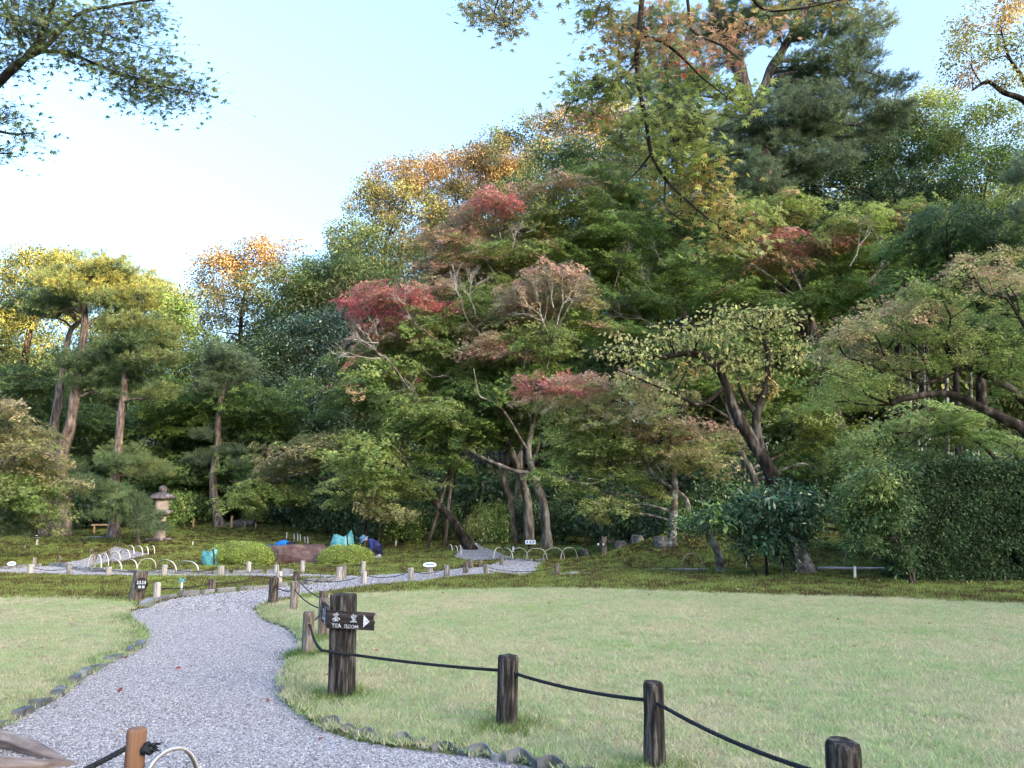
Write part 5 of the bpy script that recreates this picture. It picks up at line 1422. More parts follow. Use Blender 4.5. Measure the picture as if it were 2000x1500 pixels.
FARP = [('F1',59,1102,1122,11,'first pale post from the left along the cross path'),('F2',66,1089,1108,6,'thin dark post behind the first pale post at left'),('F3',135,1104,1123,10,'pale post by the wide gravel fork at left'),('F4',115,1085,1100,6,'small post on the moss left of the gravel fork'),('F5',117,1070,1078,4,'tiny far post left of the fork, nearest the black sign'),('F6',48,1064,1072,4,'tiny far post by the thin white path at far left'),
        ('F7',185,1079,1093,6,'small post at the left end of the bamboo hoops'),('F8',211,1076,1092,6,'small post inside the fork behind the hoops'),('F9',177,1072,1080,5,'tiny far post behind the small post at the hoops'),('F10',211,1107,1127,10,'pale post in front of the bamboo hoops'),('F11',320,1103,1126,11,'pale post between the hoops and the large azalea'),('F12',431,1105,1127,12,'pale post in front of the large azalea, left'),
        ('F13',484,1097,1120,10,'pale post in front of the large azalea, right'),('F14',590,1095,1120,10,'pale post in front of the boulder middle'),('F15',413,1131,1160,13,'grey post on the moss island left of the path bend'),('F16',662,1107,1133,12,'left one of the twin posts in front of the smaller azalea'),('F17',671,1104,1132,9,'right one of the twin posts in front of the smaller azalea'),('F18',709,1096,1119,10,'pale post behind, in line with the path fork post'),
        ('F19',710,1116,1142,12,'pale post at the fork of the paths right of the azalea'),('F20',802,1109,1134,12,'lone pale post on the moss edge left of the oval sign'),('F21',872,1103,1127,11,'pale post right of the oval sign'),('F22',909,1097,1120,10,'tan post first of the cluster by the small gravel bend'),('F23',920,1092,1111,9,'brown post second of the cluster by the small gravel bend'),('F24',938,1093,1109,8,'dark post third of the cluster by the small gravel bend'),('F25',949,1102,1122,10,'pale post fourth of the cluster by the small gravel bend'),
        ('F26',980,1086,1105,8,'short dark post in the middle of the gravel bend'),('F27',1088,1101,1125,10,'grey post on the moss right of the gravel bend'),('F28',306,1138,1177,13,'short pale post right of the leaning round-sign post')]
for k, px, a, b, w, lab in FARP:
    post(k, px, a, b, w, M_WOOD_PALE if ('pale' in lab or 'twin' in lab) else M_WOOD_OLD, lab, (random.uniform(-.03, .03), random.uniform(-.03, .03) + (.07 if k == 'F28' else 0)))

def head(k, f=.74):
    g, h, r = POSTS[k]; return g + Vector((0, 0, h * f))
def sag(a, b, s, n=14):
    return [a.lerp(b, i / n) - Vector((0, 0, s * 4 * (i / n) * (1 - i / n))) for i in range(n + 1)]
def twisted(mb, pts, r, pitch=.05):
    """three strands laid round each other"""
    L_ = [0]
    for i in range(1, len(pts)): L_.append(L_[-1] + (pts[i] - pts[i - 1]).length)
    n = max(8, int(L_[-1] / (pitch / 5)))
    fine = []
    j = 0
    for i in range(n + 1):
        s = L_[-1] * i / n
        while j < len(pts) - 2 and L_[j + 1] < s: j += 1
        t = (s - L_[j]) / max(1e-6, L_[j + 1] - L_[j]); fine.append((pts[j].lerp(pts[j + 1], t), s))
    for st in range(3):
        path = []
        for i, (p, s) in enumerate(fine):
            t = (fine[min(i + 1, n)][0] - fine[max(i - 1, 0)][0]).normalized()
            u = t.cross(Vector((0, 0, 1)))
            u = u.normalized() if u.length > .01 else Vector((1, 0, 0)); w = t.cross(u)
            a = s / pitch * 6.283 + st * 2.094
            path.append(p + (u * math.cos(a) + w * math.sin(a)) * r * .55)
        mb.tube(path, r * .62, n=5, cap=True)

SIGN_Y = gp(664, 1372).y
sg = gp(664, 1372)
mb = MB()
P0 = head('L1', .73) + Vector((.03, -.05, 0)); Ps = at(640, 1272, SIGN_Y - .13); Ps2 = at(692, 1279, SIGN_Y - .13)
twisted(mb, cr([P0, at(612, 1245, P0.y - .35), at(624, 1266, SIGN_Y + .05), Ps, Ps2], 5) , .0115)
h1 = head('R1', .80); h2 = head('R2', .80); h3 = head('R3', .72)
twisted(mb, [Ps2] + sag(Ps2, h1, .012)[1:], .0115); twisted(mb, sag(h1, h2, .03), .0115); twisted(mb, sag(h2, h3, .04), .0115)
setp(mb.build('fence_rope', M_ROPE, None, True), 'black twisted rope running along the front of the right lawn', 'rope', 'fence ropes')
def rope(keys, label, s=.06, r=.009, f=.74):
    mb = MB()
    for a, b in zip(keys, keys[1:]):
        A, B = head(a, f), head(b, f); d = (B - A).length
        mb.tube(sag(A, B, min(s, d * .07)), r, n=5)
    setp(mb.build('fence_rope', M_ROPE, None, True), label, 'rope', 'fence ropes')
rope(['L1', 'L2'], 'short rope rising behind the left end of the tea room sign', .02)
rope(['L3', 'L6', 'L7'], 'rope between the slim posts behind the path bend')
rope(['L2', 'L4', 'L5'], 'rope between the three grey posts at the path bend')
rope(['L6', 'F19', 'F20', 'F21'], 'long drooping rope crossing above the path to the fork post', .12)
rope(['F1', 'F3', 'F10', 'F11', 'F12', 'F13'], 'thin rope along the pale posts of the cross path', .08, .007)
rope(['F28', 'F15', 'L7'], 'rope over the moss island left of the path bend', .05)
rope(['F13', 'F14', 'F18'], 'thin rope in front of the boulder', .06, .007)
rope(['F22', 'F23', 'F24'], 'short rope in the post cluster by the gravel bend', .03, .007)
rope(['F25', 'F27'], 'slack rope across the small gravel bend', .12, .007)
rope(['F21', 'F22'], 'short rope from the post by the oval sign to the cluster', .04, .007)

# the cedar post with the knotted rope, and the hoop, close to the camera
cg = Vector((at(262, 1500, 4.0).x, 4.0, 0)); ct = at(264, 1422, 4.0).z
cp = empty('cedar_post', cg, 'reddish cedar post with a knotted rope end at the bottom left', 'post')
m = MB(); n = 24
m.lathe([(.046, -.2), (.046, ct - .012), (.043, ct - .003), (.038, ct)], n, tuple(cg)); m.build('shaft', M_WOOD_NEW, cp, True)
r_ = empty('knotted_rope', cg, 'thick black rope with frayed knot tied through the cedar post', 'rope')
kz = ct - .085
m = MB()
twisted(m, sag(Vector((cg.x - .03, 4.0, kz)), at(-150, 1640, 3.4), .02), .0135, .045); m.build('cord', M_ROPE, r_, True)
m = MB()
kc = Vector((cg.x + .062, 3.99, kz - .005))
for q in range(3):
    ring = [kc + Matrix.Rotation(q * 1.1 + .4, 3, 'Y') @ Vector((.002 * q, .022 * math.cos(a), .022 * math.sin(a))) + Vector((q * .008 - .008, 0, 0)) for a in [i * 6.283 / 14 for i in range(15)]]
    m.tube(ring, .0125, n=7, cap=False)
m.build('knot', M_ROPE, r_, True)
m = MB()
for q in range(26):
    a, b = random.uniform(-.6, .8), random.uniform(-.5, .5)
    e = kc + Vector((.03 + .045 * random.random(), b * .04, a * .035))
    m.tube([kc + Vector((.012, 0, 0)), kc.lerp(e, .6) + Vector((0, 0, .006)), e], [.004, .0028, .0012], n=4, cap=False)
m.build('frayed_end', M_ROPE, r_)
post('C2', -150, 1640, 0, 34, M_WOOD_NEW, 'cedar post outside the left edge that holds the thick rope', Y=3.4, group=None)

def strip_hoop(name, a, b, h, w, mat_o, mat_i, label, group, lean=Vector((0, 0, 0)), n=18, th=.006):
    """split bamboo bent into an arch, both ends in the ground; flat strip with a pale skin outside"""
    g0 = a.lerp(b, .5)
    root = empty(name, g0, label, 'hoop', group)
    d = (b - a) / 2; ax = d.cross(Vector((0, 0, 1)))
    ax = ax.normalized() if ax.length > 1e-6 else Vector((0, 1, 0))
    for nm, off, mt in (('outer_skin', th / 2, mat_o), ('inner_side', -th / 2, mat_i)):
        V, F = [], []
        for i in range(n + 1):
            t = math.pi * i / n
            s = math.copysign(abs(math.cos(t)) ** .85, math.cos(t))
            z = math.sin(t) ** .8 * h
            nr = (Vector((0, 0, 1)) * math.sin(t) + (-d.normalized()) * math.cos(t))
            c = g0 - d * s + Vector((0, 0, z - (.05 if i in (0, n) else 0))) + lean * math.sin(t) + nr * off
            for sx, o2 in ((-1, th / 2), (1, th / 2), (1, -th / 2), (-1, -th / 2)):
                V.append(c + ax * (sx * w / 2) + nr * o2 * .98)
        for i in range(n):
            for k in range(4):
                p, q = i * 4 + k, i * 4 + (k + 1) % 4; F.append((p, q, q + 4, p + 4))
        MB().add(V, F).build(nm, mt, root, True)
    return root

hc = Vector((at(332, 1480, 4.05).x, 4.05, 0))
strip_hoop('bamboo_hoop', hc + Vector((-.10, -.16, 0)), hc + Vector((.11, .16, 0)), at(335, 1463, 4.05).z, .026, M_HOOP_GREY, M_HOOP_IN, 'grey flat bamboo hoop cut by the bottom edge beside the cedar post', 'bamboo hoops', th=.007)

def zp(x, y, sc, ox, oy): return (ox + x / sc, oy + y / sc)
HOOPS = []
A_ = [((815,400),(875,396),258),((885,345),(940,400),258),((945,310),(1008,366),248),((1010,362),(1130,402),300),((1150,372),(1275,402),298),((1282,392),(1448,390),290),((1468,382),(1640,430),305),((1650,386),(1843,412),315),((1020,302),(1115,306),228),((1112,272),(1207,296),205),((1180,236),(1245,254),170),((1256,238),(1325,263),175),((1335,242),(1377,260),180),((1398,222),(1437,254),172)]
ORD = ['first', 'second', 'third', 'fourth', 'fifth', 'sixth', 'seventh', 'eighth']
for i, (f1, f2, tp) in enumerate(A_):
    a = gph(*zp(*f1, 4.762, 0, 1030)); b = gph(*zp(*f2, 4.762, 0, 1030))
    mid = a.lerp(b, .5); ht = at(500, zp(0, tp, 4.762, 0, 1030)[1], mid.y).z - mid.z
    lab = (ORD[i] + ' white bamboo hoop from the left along the front edge of the moss wedge') if i < 8 else (ORD[i - 8] + ' white bamboo hoop from the left along the back edge of the moss wedge')
    strip_hoop('bamboo_hoop', a, b, max(.2, ht), .03, M_HOOP, M_HOOP_IN, lab, 'bamboo hoops', th=.012, n=14)
R_ = [((550,270),(640,243),155),((642,240),(746,286),163),((722,286),(900,287),160),((882,290),(1097,290),163),((1060,291),(1276,286),159),((1240,291),(1405,276),155),((80,182),(122,196),124),((140,190),(176,202),138),((190,200),(214,230),132)]
for i, (f1, f2, tp) in enumerate(R_):
    a = gph(*zp(*f1, 5.263, 860, 1040)); b = gph(*zp(*f2, 5.263, 860, 1040))
    mid = a.lerp(b, .5); ht = at(1000, zp(0, tp, 5.263, 860, 1040)[1], mid.y).z - mid.z
    lab = (ORD[i] + ' bamboo hoop from the left behind the small gravel bend') if i < 6 else (ORD[i - 6] + ' little white hoop at the moss point left of the gravel spur')
    strip_hoop('bamboo_hoop', a, b, max(.2, ht), .03, M_HOOP, M_HOOP_IN, lab, 'bamboo hoops', th=.012, n=14)
for i, (x, y0, y1) in enumerate(((1002,605,685),(1092,625,697),(1135,625,712),(1165,635,722),(1222,665,737),(1258,655,742))):
    px, pb = zp(x, y1, 6.25, 400, 940); pt = zp(x, y0, 6.25, 400, 940)[1]
    g = gx(px, 33.0 - i * .25)
    strip_hoop('bamboo_hoop', g + Vector((.05, -.2, 0)), g + Vector((-.12, .25, 0)), at(px, pt, g.y).z - at(px, pb, g.y).z, .03, M_HOOP, M_HOOP_IN, ORD[i] + ' of the far white hoops on the slope left of the upright green bag', 'bamboo hoops', th=.012, n=12)
for i, (x0, x1, yt, yb, Y, lab) in enumerate(((1332,1372,1077,1102,22.5,'thin bamboo hoop left of the lichen-spotted trunk'),(1458,1502,1077,1104,22.2,'thin bamboo hoop behind the dark blue-green shrub'),(1650,1716,1072,1103,23.0,'thin brown hoop behind the glossy shrub'))):
    a, b = gx(x0, Y), gx(x1, Y)
    strip_hoop('bamboo_hoop', a, b, (yb - yt) * Y / FPX, .018, M_HOOP if i == 1 else M_TWIG, M_HOOP_IN, lab, 'bamboo hoops', th=.01, n=14)

# ================================================================== signs
def sign_tea():
    root = empty('tea_room_sign', sg, 'thick dark post carrying the black TEA ROOM arrow board', 'sign')
    h = at(664, 1160, sg.y).z; r = 25.5 * sg.y / FPX
    V, F = [], []; n = 30; rd = random.Random(9)
    j = []; v = 1.0
    for k in range(n):
        if k % 3 == 0: v = rd.uniform(.93, 1.03)
        j.append(v * (.955 if k % 3 == 2 else 1))
    zs = [-.2, 0, .2, .45, .7, h - .012, h]
    for zi, z in enumerate(zs):
        for k in range(n):
            a = 2 * math.pi * k / n; q = r * j[k] * (1.04 if z < .1 else 1) * (.965 if zi == 6 else 1)
            V.append((sg.x + q * math.cos(a) + .012 * (1 - z / h), sg.y + q * math.sin(a), z + (rd.uniform(-.006, .004) if zi == 6 else 0)))
    for i in range(len(zs) - 1):
        for k in range(n):
            a, b = i * n + k, i * n + (k + 1) % n; F.append((a, b, b + n, a + n))
    F.append(tuple((len(zs) - 1) * n + k for k in range(n)))
    MB().add(V, F).build('post', M_WOOD_DARK, root)
    # the arrow board: its own plane just in front of the post
    by = sg.y - r - .02; S = by / FPX / 12.5 * 1.005
    o = at(600 + 495 / 12.5, 1140 + 650 / 12.5, by)
    def B(u, v, d=0.0): return Vector((o.x + (u - 495) * S, by - d, o.z - (v - 650) * S * 1.01))
    out = [(480,648),(700,662),(900,672),(1200,686),(1480,706),(1590,712),(1612,735),(1600,765),(1578,790),(1572,830),(1582,870),(1606,905),(1610,940),(1590,985),(1598,1030),(1592,1106),(1300,1090),(1000,1074),(700,1062),(485,1055)]
    n = len(out)
    V = [B(u, v, 0) for u, v in out] + [B(u, v, -.028) for u, v in out]
    F = [tuple(range(n - 1, -1, -1)), tuple(range(n, 2 * n))] + [(i, (i + 1) % n, n + (i + 1) % n, n + i) for i in range(n)]
    board = MB().add(V, F).build('arrow_board', M_BOARD, root)
    board['label'] = 'black wooden board reading TEA ROOM with a white arrow'
    # carved growth lines standing slightly proud
    for ln in (((640,690),(900,735),(1200,760),(1330,762)), ((700,800),(850,850),(980,800),(1100,800),(1330,812)), ((820,940),(870,900),(1000,855),(1330,865))):
        C = cr([B(u, v, .001) for u, v in ln], 6); MB().tube(C, .0016, n=5).build('grain_ridge', M_BOARD, board)
    def strokes(nm, segs, th):
        m = MB()
        for s in segs:
            pts = [B(u, v, .003) for u, v in s]
            for a, b in zip(pts, pts[1:]):
                d = (b - a); L_ = d.length
                if L_ < 1e-6: continue
                d.normalize(); w = d.cross(Vector((0, 1, 0))) * (th * S / 2); e = d * (th * S * .35)
                y = Vector((0, .0015, 0))
                vs = [a - e + w, a - e - w, b + e - w * .85, b + e + w * .85]
                m.add([v - y for v in vs] + [v + y for v in vs], ((0, 1, 2, 3), (4, 7, 6, 5), (0, 4, 5, 1), (1, 5, 6, 2), (2, 6, 7, 3), (3, 7, 4, 0)))
        return m.build(nm, M_PAINT, board)
    strokes('tea_character', [((640,757),(755,748)),((673,725),(680,782)),((724,706),(716,778)),((702,772),(668,815),(622,852)),((702,772),(740,815),(790,850)),((660,838),(742,832)),((700,800),(702,892)),((684,858),(648,892)),((718,852),(748,888))], 24)
    strokes('room_character', [((1104,735),(1110,768)),((1072,776),(1062,812)),((1070,778),(1185,774)),((1185,774),(1165,808)),((1088,808),(1152,804)),((1112,808),(1086,842),(1150,846)),((1136,824),(1158,852)),((1084,874),(1152,872)),((1114,850),(1114,905)),((1046,906),(1185,906))], 21)
    O1 = [(1020 + 30 * math.cos(t), 1010 + 36 * math.sin(t)) for t in [i * 6.283 / 12 for i in range(13)]]
    O2 = [(1100 + 30 * math.cos(t), 1017 + 36 * math.sin(t)) for t in [i * 6.283 / 12 for i in range(13)]]
    strokes('tea_room_lettering', [((612,950),(682,952)),((647,950),(642,1022)),((692,955),(692,1024),(742,1026)),((692,955),(742,958)),((692,988),(732,990)),((755,1028),(786,955),(820,1032)),((768,1006),(808,1008)),((916,1042),(918,970),(955,974),(964,990),(955,1004),(918,1006)),((938,1006),(972,1050)),O1,O2,((1154,1052),(1160,985),(1188,1030),(1215,986),(1226,1054))], 17)
    tri = [(1352,755),(1492,910),(1345,1030)]
    V = [B(u, v, .003) for u, v in tri] + [B(u, v, .0) for u, v in tri]
    MB().add(V, ((0, 2, 1), (0, 1, 4, 3), (1, 2, 5, 4), (2, 0, 3, 5))).build('arrow', M_PAINT, board)
    # the second board, set back round the left of the post
    a = at(639, 1189, by); z0, z1 = at(640, 1224, by).z, at(640, 1186, by).z
    b = Vector((at(628, 1184, by + .30).x, by + .30, 0))
    d = (Vector((b.x, b.y, 0)) - Vector((a.x, a.y, 0))); L_ = d.length; d.normalize(); nn = Vector((d.y, -d.x, 0))
    if nn.x > 0: nn = -nn
    A = Vector((a.x, a.y, 0))
    V = []
    for off in (0, -.026):
        for t, z in ((0, z0), (L_, z0 + .01), (L_, z1 + .012), (0, z1)): 
            p = A + d * t + nn * off; V.append((p.x, p.y, z))
    sb = MB().add(V, ((0, 1, 2, 3), (7, 6, 5, 4), (0, 4, 5, 1), (1, 5, 6, 2), (2, 6, 7, 3), (3, 7, 4, 0))).build('side_board', M_BOARD, root)
    m = MB()
    for t, zz, w, hh in ((.10, .80, .012, .05), (.12, .62, .05, .012), (.10, .45, .012, .06), (.14, .3, .05, .012), (.10, .18, .014, .04), (.2, .75, .05, .012), (.2, .5, .012, .07), (.21, .28, .05, .012)):
        p = A + d * t + nn * .002 + Vector((0, 0, z0 + (z1 - z0) * zz))
        M = Matrix((d, nn, Vector((0, 0, 1)))).transposed(); m.box(p, (w, .003, hh), M)
    m.build('side_lettering', M_PAINT, sb)
sign_tea()

def sign_round():
    g = gph(264, 1176)
    root = empty('round_sign_post', g, 'leaning dark post with a round black sign left of the path', 'sign')
    top = at(276, 1115, g.y + .05)
    m = MB(); C = [g + Vector((-.02, 0, -.1)), g, g.lerp(top, .5), top]; rr = 14 * g.y / FPX
    m.tube(C, [rr * 1.05, rr * 1.05, rr, rr * .95], n=10, wob=.2); m.build('post', M_WOOD_OLD, root)
    c = at(277, 1141, g.y - .13); R = 11.5 * g.y / FPX
    n = 20; V, F = [], []
    for y in (-.012, .012):
        for k in range(n):
            a = 6.283 * k / n; V.append(c + Vector((R * math.cos(a), y, R * 1.05 * math.sin(a))))
    F = [tuple(range(n)), tuple(range(2 * n - 1, n - 1, -1))] + [(k, n + k, n + (k + 1) % n, (k + 1) % n) for k in range(n)]
    b = MB().add(V, F).build('round_board', M_BOARD, root)
    m = MB()
    for i, x in enumerate((-.62, -.22, .2, .58)):
        m.box(c + Vector((x * R, -.015, R * .28)), (R * .12, .004, R * .62)); m.box(c + Vector((x * R, -.0155, R * (.10 + .1 * (i % 2)))), (R * .34, .004, R * .12)); m.box(c + Vector((x * R, -.0155, R * .42)), (R * .26, .004, R * .10))
    for x in (-.3, .32):
        m.box(c + Vector((x * R, -.015, -R * .42)), (R * .42, .004, R * .42))
    m.build('white_characters', M_PAINT, b)
sign_round()

def small_sign(name, label, px, pyb, pyt, board, face, marks, wpost, wood_m, tiltx=0.0, mat=None, Y=None):
    g = gph(px, pyb) if Y is None else gx(px, Y); s = g.y / FPX
    root = empty(name, g, label, 'sign')
    top = at(px, pyt, g.y).z
    MB().lathe([(wpost / 2 * s, -.1), (wpost / 2 * s, top - g.z)], 8, tuple(g)).build('post', wood_m, root)
    c = Vector((g.x + board[0] * s, g.y - wpost * s * .7, top + board[1] * s)); M = Matrix.Rotation(tiltx, 3, 'X')
    w, h = board[2] * s, board[3] * s
    if face == 'oval':
        n = 18; V = []
        for y in (-.015, .015):
            for k in range(n):
                a = 6.283 * k / n; V.append(c + M @ Vector((w / 2 * math.cos(a), y, h / 2 * math.sin(a))))
        F = [tuple(range(n)), tuple(range(2 * n - 1, n - 1, -1))] + [(k, n + k, n + (k + 1) % n, (k + 1) % n) for k in range(n)]
        b = MB().add(V, F).build('board', mat, root)
    else:
        b = MB().box(c, (w, .03, h), M).build('board', mat, root)
    if marks:
        m = MB()
        for x, z, a, e in marks: m.box(c + M @ Vector((x * w, -.018, z * h)), (a * w, .004, e * h), M)
        m.build('writing', M_PAINT if mat is M_BOARD else M_INK, b)
    return root
M_INK = pmat('faded_blue_ink', [(.3, (.12, .25, .5)), (.7, (.25, .4, .65))], scale=10)
M_SIGNW = pmat('white_sign_board', [(.3, (.66, .70, .76)), (.7, (.82, .84, .88))], scale=6)
small_sign('oval_sign', 'tilted white oval plate on a short post by the gravel path', 840, 1125, 1108, (0, 5, 26, 10), 'oval', [(0, .05, .6, .3)], 10, M_WOOD_PALE, -.5, M_SIGNW)
small_sign('oval_sign', 'tilted blue-white oval plate on a short post at the far left', 21, 1112, 1105, (4, 4, 16, 9), 'oval', [(.1, 0, .5, .3)], 8, M_WOOD_PALE, -.5, M_SIGNW)
small_sign('black_sign', 'small black board on a white stump at far left', 72, 1066, 1053, (1, 5, 11, 10), 'box', [(-.1, .2, .4, .12), (0, -.2, .7, .1)], 4, M_HOOP, 0, M_BOARD)
small_sign('name_board', 'pale board with three dark marks before the grey maple trunk', 1035, 1074, 1063, (1, 4, 20, 8), 'box', [(-.3, 0, .16, .6), (0, 0, .16, .6), (.28, 0, .16, .6)], 7, M_WOOD_OLD, -.3, M_SIGNW)
small_sign('guide_post', 'dark-topped guide post with two crossed boards beside the ferns', 1180, 1093, 1048, (-6, -14, 20, 6), 'box', [(-.3, 0, .2, .7), (.2, 0, .2, .7)], 11, M_WOOD_OLD, 0, M_BOARD, Y=25.5)
gpo = [o for o in COL.objects if o.name == 'guide_post'][0]
MB().box(gpo.location + Vector((.22, -.02, at(1180, 1057, 25.5).z - gpo.location.z)), (.3, .03, .1), Matrix.Rotation(.5, 3, 'Z')).build('second_board', M_BOARD, gpo)
for px, pyt, pyb, w, lab in ((1670,1107,1132,4.5,'white label stake on the moss right of the persimmon foot'),(773,1057,1067,3,'small white stake behind the kneeling worker'),(929,1061,1070,3.5,'small white stake below the yellow-green bush'),(1002,1068,1080,3.5,'white marker stake among the hoops behind the gravel bend'),(376,1058,1065,2.2,'tiny white peg on the moss right of the lantern')):
    g = gph(px, pyb); s = g.y / FPX
    o = MB().box((0, 0, (pyb - pyt) * s / 2 - .03), (w * s, .02, (pyb - pyt) * s + .06)).build('label_stake', M_SIGNW); o.location = g; o.rotation_euler = (0, .06, 0)
    setp(o, lab, 'stake', 'small white stakes')
for px, pyt, pyb, w, lab in ((452,1009,1031,5,'thick tan stake at the foot of the wooden steps'),(478,1012,1025,2.6,'thin tan stake on the wooden steps'),(499,1008,1018,2.4,'thin stake at the top of the wooden steps'),(360,1016,1031,2.2,'thin pale stake between the lantern and the slender pine'),(377,1012,1031,4,'brown stake left of the slender pine')):
    g = gx(px, 36.5); s = g.y / FPX
    o = MB().lathe([(w / 2 * s, -.1), (w / 2 * s, (pyb - pyt) * s)], 8).build('wooden_stake', M_WOOD_TAN); o.location = g
    setp(o, lab, 'stake', 'wooden stakes')
# low rail, pale pole, sprinkler, tree support stake
g = gx(202, 35); rl = empty('low_rail', g, 'low tan wooden rail behind the young pine', 'rail')
for dx in (-.42, .42): MB().box(g + Vector((dx, 0, .14)), (.07, .07, .4)).build('rail_post', M_WOOD_TAN, rl)
MB().box(g + Vector((0, -.002, .37)), (1.1, .08, .07)).build('crossbar', M_WOOD_TAN, rl)
a, b = gx(1598, 21.6), gx(1830, 21.8)
po = MB().tube(cr([a + Vector((0, 0, .07)), a.lerp(b, .5) + Vector((0, 0, .05)), b + Vector((0, 0, .06))], 6), .05, n=8, wob=.15).build('pale_pole', M_TWIG, None, True)
setp(po, 'long pale pole lying low along the moss at right', 'pole')
g = gph(354, 1156); s = g.y / FPX
sp = empty('sprinkler', g, 'thin white pipe sprinkler with a blue head on the moss island', 'sprinkler')
MB().lathe([(.022, -.05), (.022, 18 * s)], 8, tuple(g)).build('pipe', M_SIGNW, sp)
M_TEAL = pmat('faded_teal_plastic', [(.3, (.12, .32, .38)), (.7, (.25, .45, .50))], scale=8, rough=.5)
m = MB(); m.box(g + Vector((0, 0, 20 * s)), (.05, .05, .05)); m.box(g + Vector((0, 0, 22 * s)), (.16, .025, .02), Matrix.Rotation(.5, 3, 'Y')); m.box(g + Vector((0, .002, 22 * s)), (.16, .024, .02), Matrix.Rotation(-.5, 3, 'Y')); m.build('spray_head', M_TEAL, sp)
g = gx(230, 30.2)
o = MB().lathe([(.035, -.1), (.03, 1.05)], 8).build('support_stake', M_WOOD_DARK); o.location = g; setp(o, 'dark upright stake supporting the young pine', 'stake')

# prop poles under the long maple bough
g1, g2 = gx(832, 30.2), gx(868, 30.6); tp = at(884, 902, 30.4)
pr = empty('branch_prop', g1, 'two tall wooden poles propping the long maple bough', 'prop')
MB().tube([g1 + Vector((0, 0, -.1)), g1.lerp(tp, .5), tp + Vector((.03, 0, .12))], [.075, .07, .06], n=8, wob=.1).build('pole', M_BARK_PINE, pr, True)
MB().tube([g2 + Vector((0, 0, -.1)), g2.lerp(tp, .5), tp + Vector((.05, .1, .12))], [.075, .07, .06], n=8, wob=.1).build('pole', M_BARK_PINE, pr, True)
q1, q2 = g1.lerp(tp, .42), g2.lerp(tp, .42)
MB().tube([q1 - (q2 - q1) * .2, q2 + (q2 - q1) * .2], .04, n=8).build('crossbar', M_BARK_PINE, pr, True)

# ================================================================== edging stones and tiles
def edge_run(name, label, edge, i0, i1, step, size, mat, off, seed, lift=.0):
    """stones set one by one along a path edge"""
    rd = random.Random(seed)
    pts = edge[i0:i1]
    root = empty(name, pts[0], label, 'edging')
    L_ = [0]
    for a, b in zip(pts, pts[1:]): L_.append(L_[-1] + (b - a).length)
    s = 0; j = 0
    while s < L_[-1]:
        while j < len(pts) - 2 and L_[j + 1] < s: j += 1
        a, b = pts[j], pts[j + 1]; t = (s - L_[j]) / max(1e-6, L_[j + 1] - L_[j])
        p = a.lerp(b, t); d = (b - a).normalized(); nn = Vector((d.y, -d.x, 0)) * off
        w = size[0] * rd.uniform(.75, 1.1); hh = size[2] * rd.uniform(.7, 1.2); dd = size[1] * rd.uniform(.8, 1.2)
        m = MB(); M = Matrix.Rotation(math.atan2(d.y, d.x) + rd.uniform(-.15, .15), 3, 'Z') @ Matrix.Rotation(rd.uniform(-.12, .12), 3, 'Y')
        V = []
        for x, y, z in ((-1,-1,-1),(1,-1,-1),(1,1,-1),(-1,1,-1),(-1,-1,1),(1,-1,1),(1,1,1),(-1,1,1)):
            q = Vector((x * w / 2 * (1 - (.1 if z > 0 else 0)) * rd.uniform(.92, 1.05), y * dd / 2 * rd.uniform(.85, 1.05), z * hh / 2 * rd.uniform(.8, 1.15)))
            V.append(p + nn * (dd * .4 + rd.uniform(-.02, .03)) + M @ q + Vector((0, 0, hz(p.x, p.y) + lift + hh * .18)))
        m.add(V, ((0,3,2,1),(4,5,6,7),(0,1,5,4),(1,2,6,5),(2,3,7,6),(3,0,4,7))); m.build('edging_stone', mat, root)
        s += w * rd.uniform(1.02, 1.25) * step
    return root
def idx(edge, y): return next(i for i, p in enumerate(edge) if p.y > y)
edge_run('stone_edging', 'dark slate blocks edging the left lawn along the path', main_L, idx(main_L, 5.4), idx(main_L, 9.6), 1.25, (.30, .09, .10), M_SLATE, -1, 3, .01)
edge_run('stone_edging', 'small dark stones edging the right lawn at the path bend', main_R, idx(main_R, 6.8), idx(main_R, 12.3), 2.2, (.14, .09, .07), M_SLATE, 1, 5)
edge_run('stone_edging', 'grey kerb stones along the far left side of the winding path', main_L, idx(main_L, 13.6), len(main_L) - 30, 1.0, (.42, .10, .13), M_STONE, -1, 6, .02)
cl, cr_e = RIBS[3][0], RIBS[3][1]
edge_run('stone_edging', 'dark kerb stones along the back of the cross path', cr_e, 16, 60, 1.0, (.40, .12, .14), M_STONE, 1, 8, .02)
pe = RIBS[1][1]
edge_run('stone_edging', 'low stones under the hoops behind the small gravel bend', [gph(x, y) for x, y in ((985,1094),(1010,1096),(1040,1097),(1075,1097))], 0, 4, 1.1, (.34, .14, .10), M_STONE, 1, 9, .02)
edge_run('stone_edging', 'low stones in the moss right of the gravel bend', [gph(x, y) for x, y in ((1090,1124),(1120,1123),(1160,1121))], 0, 3, 1.1, (.36, .14, .09), M_STONE, 1, 10, .01)

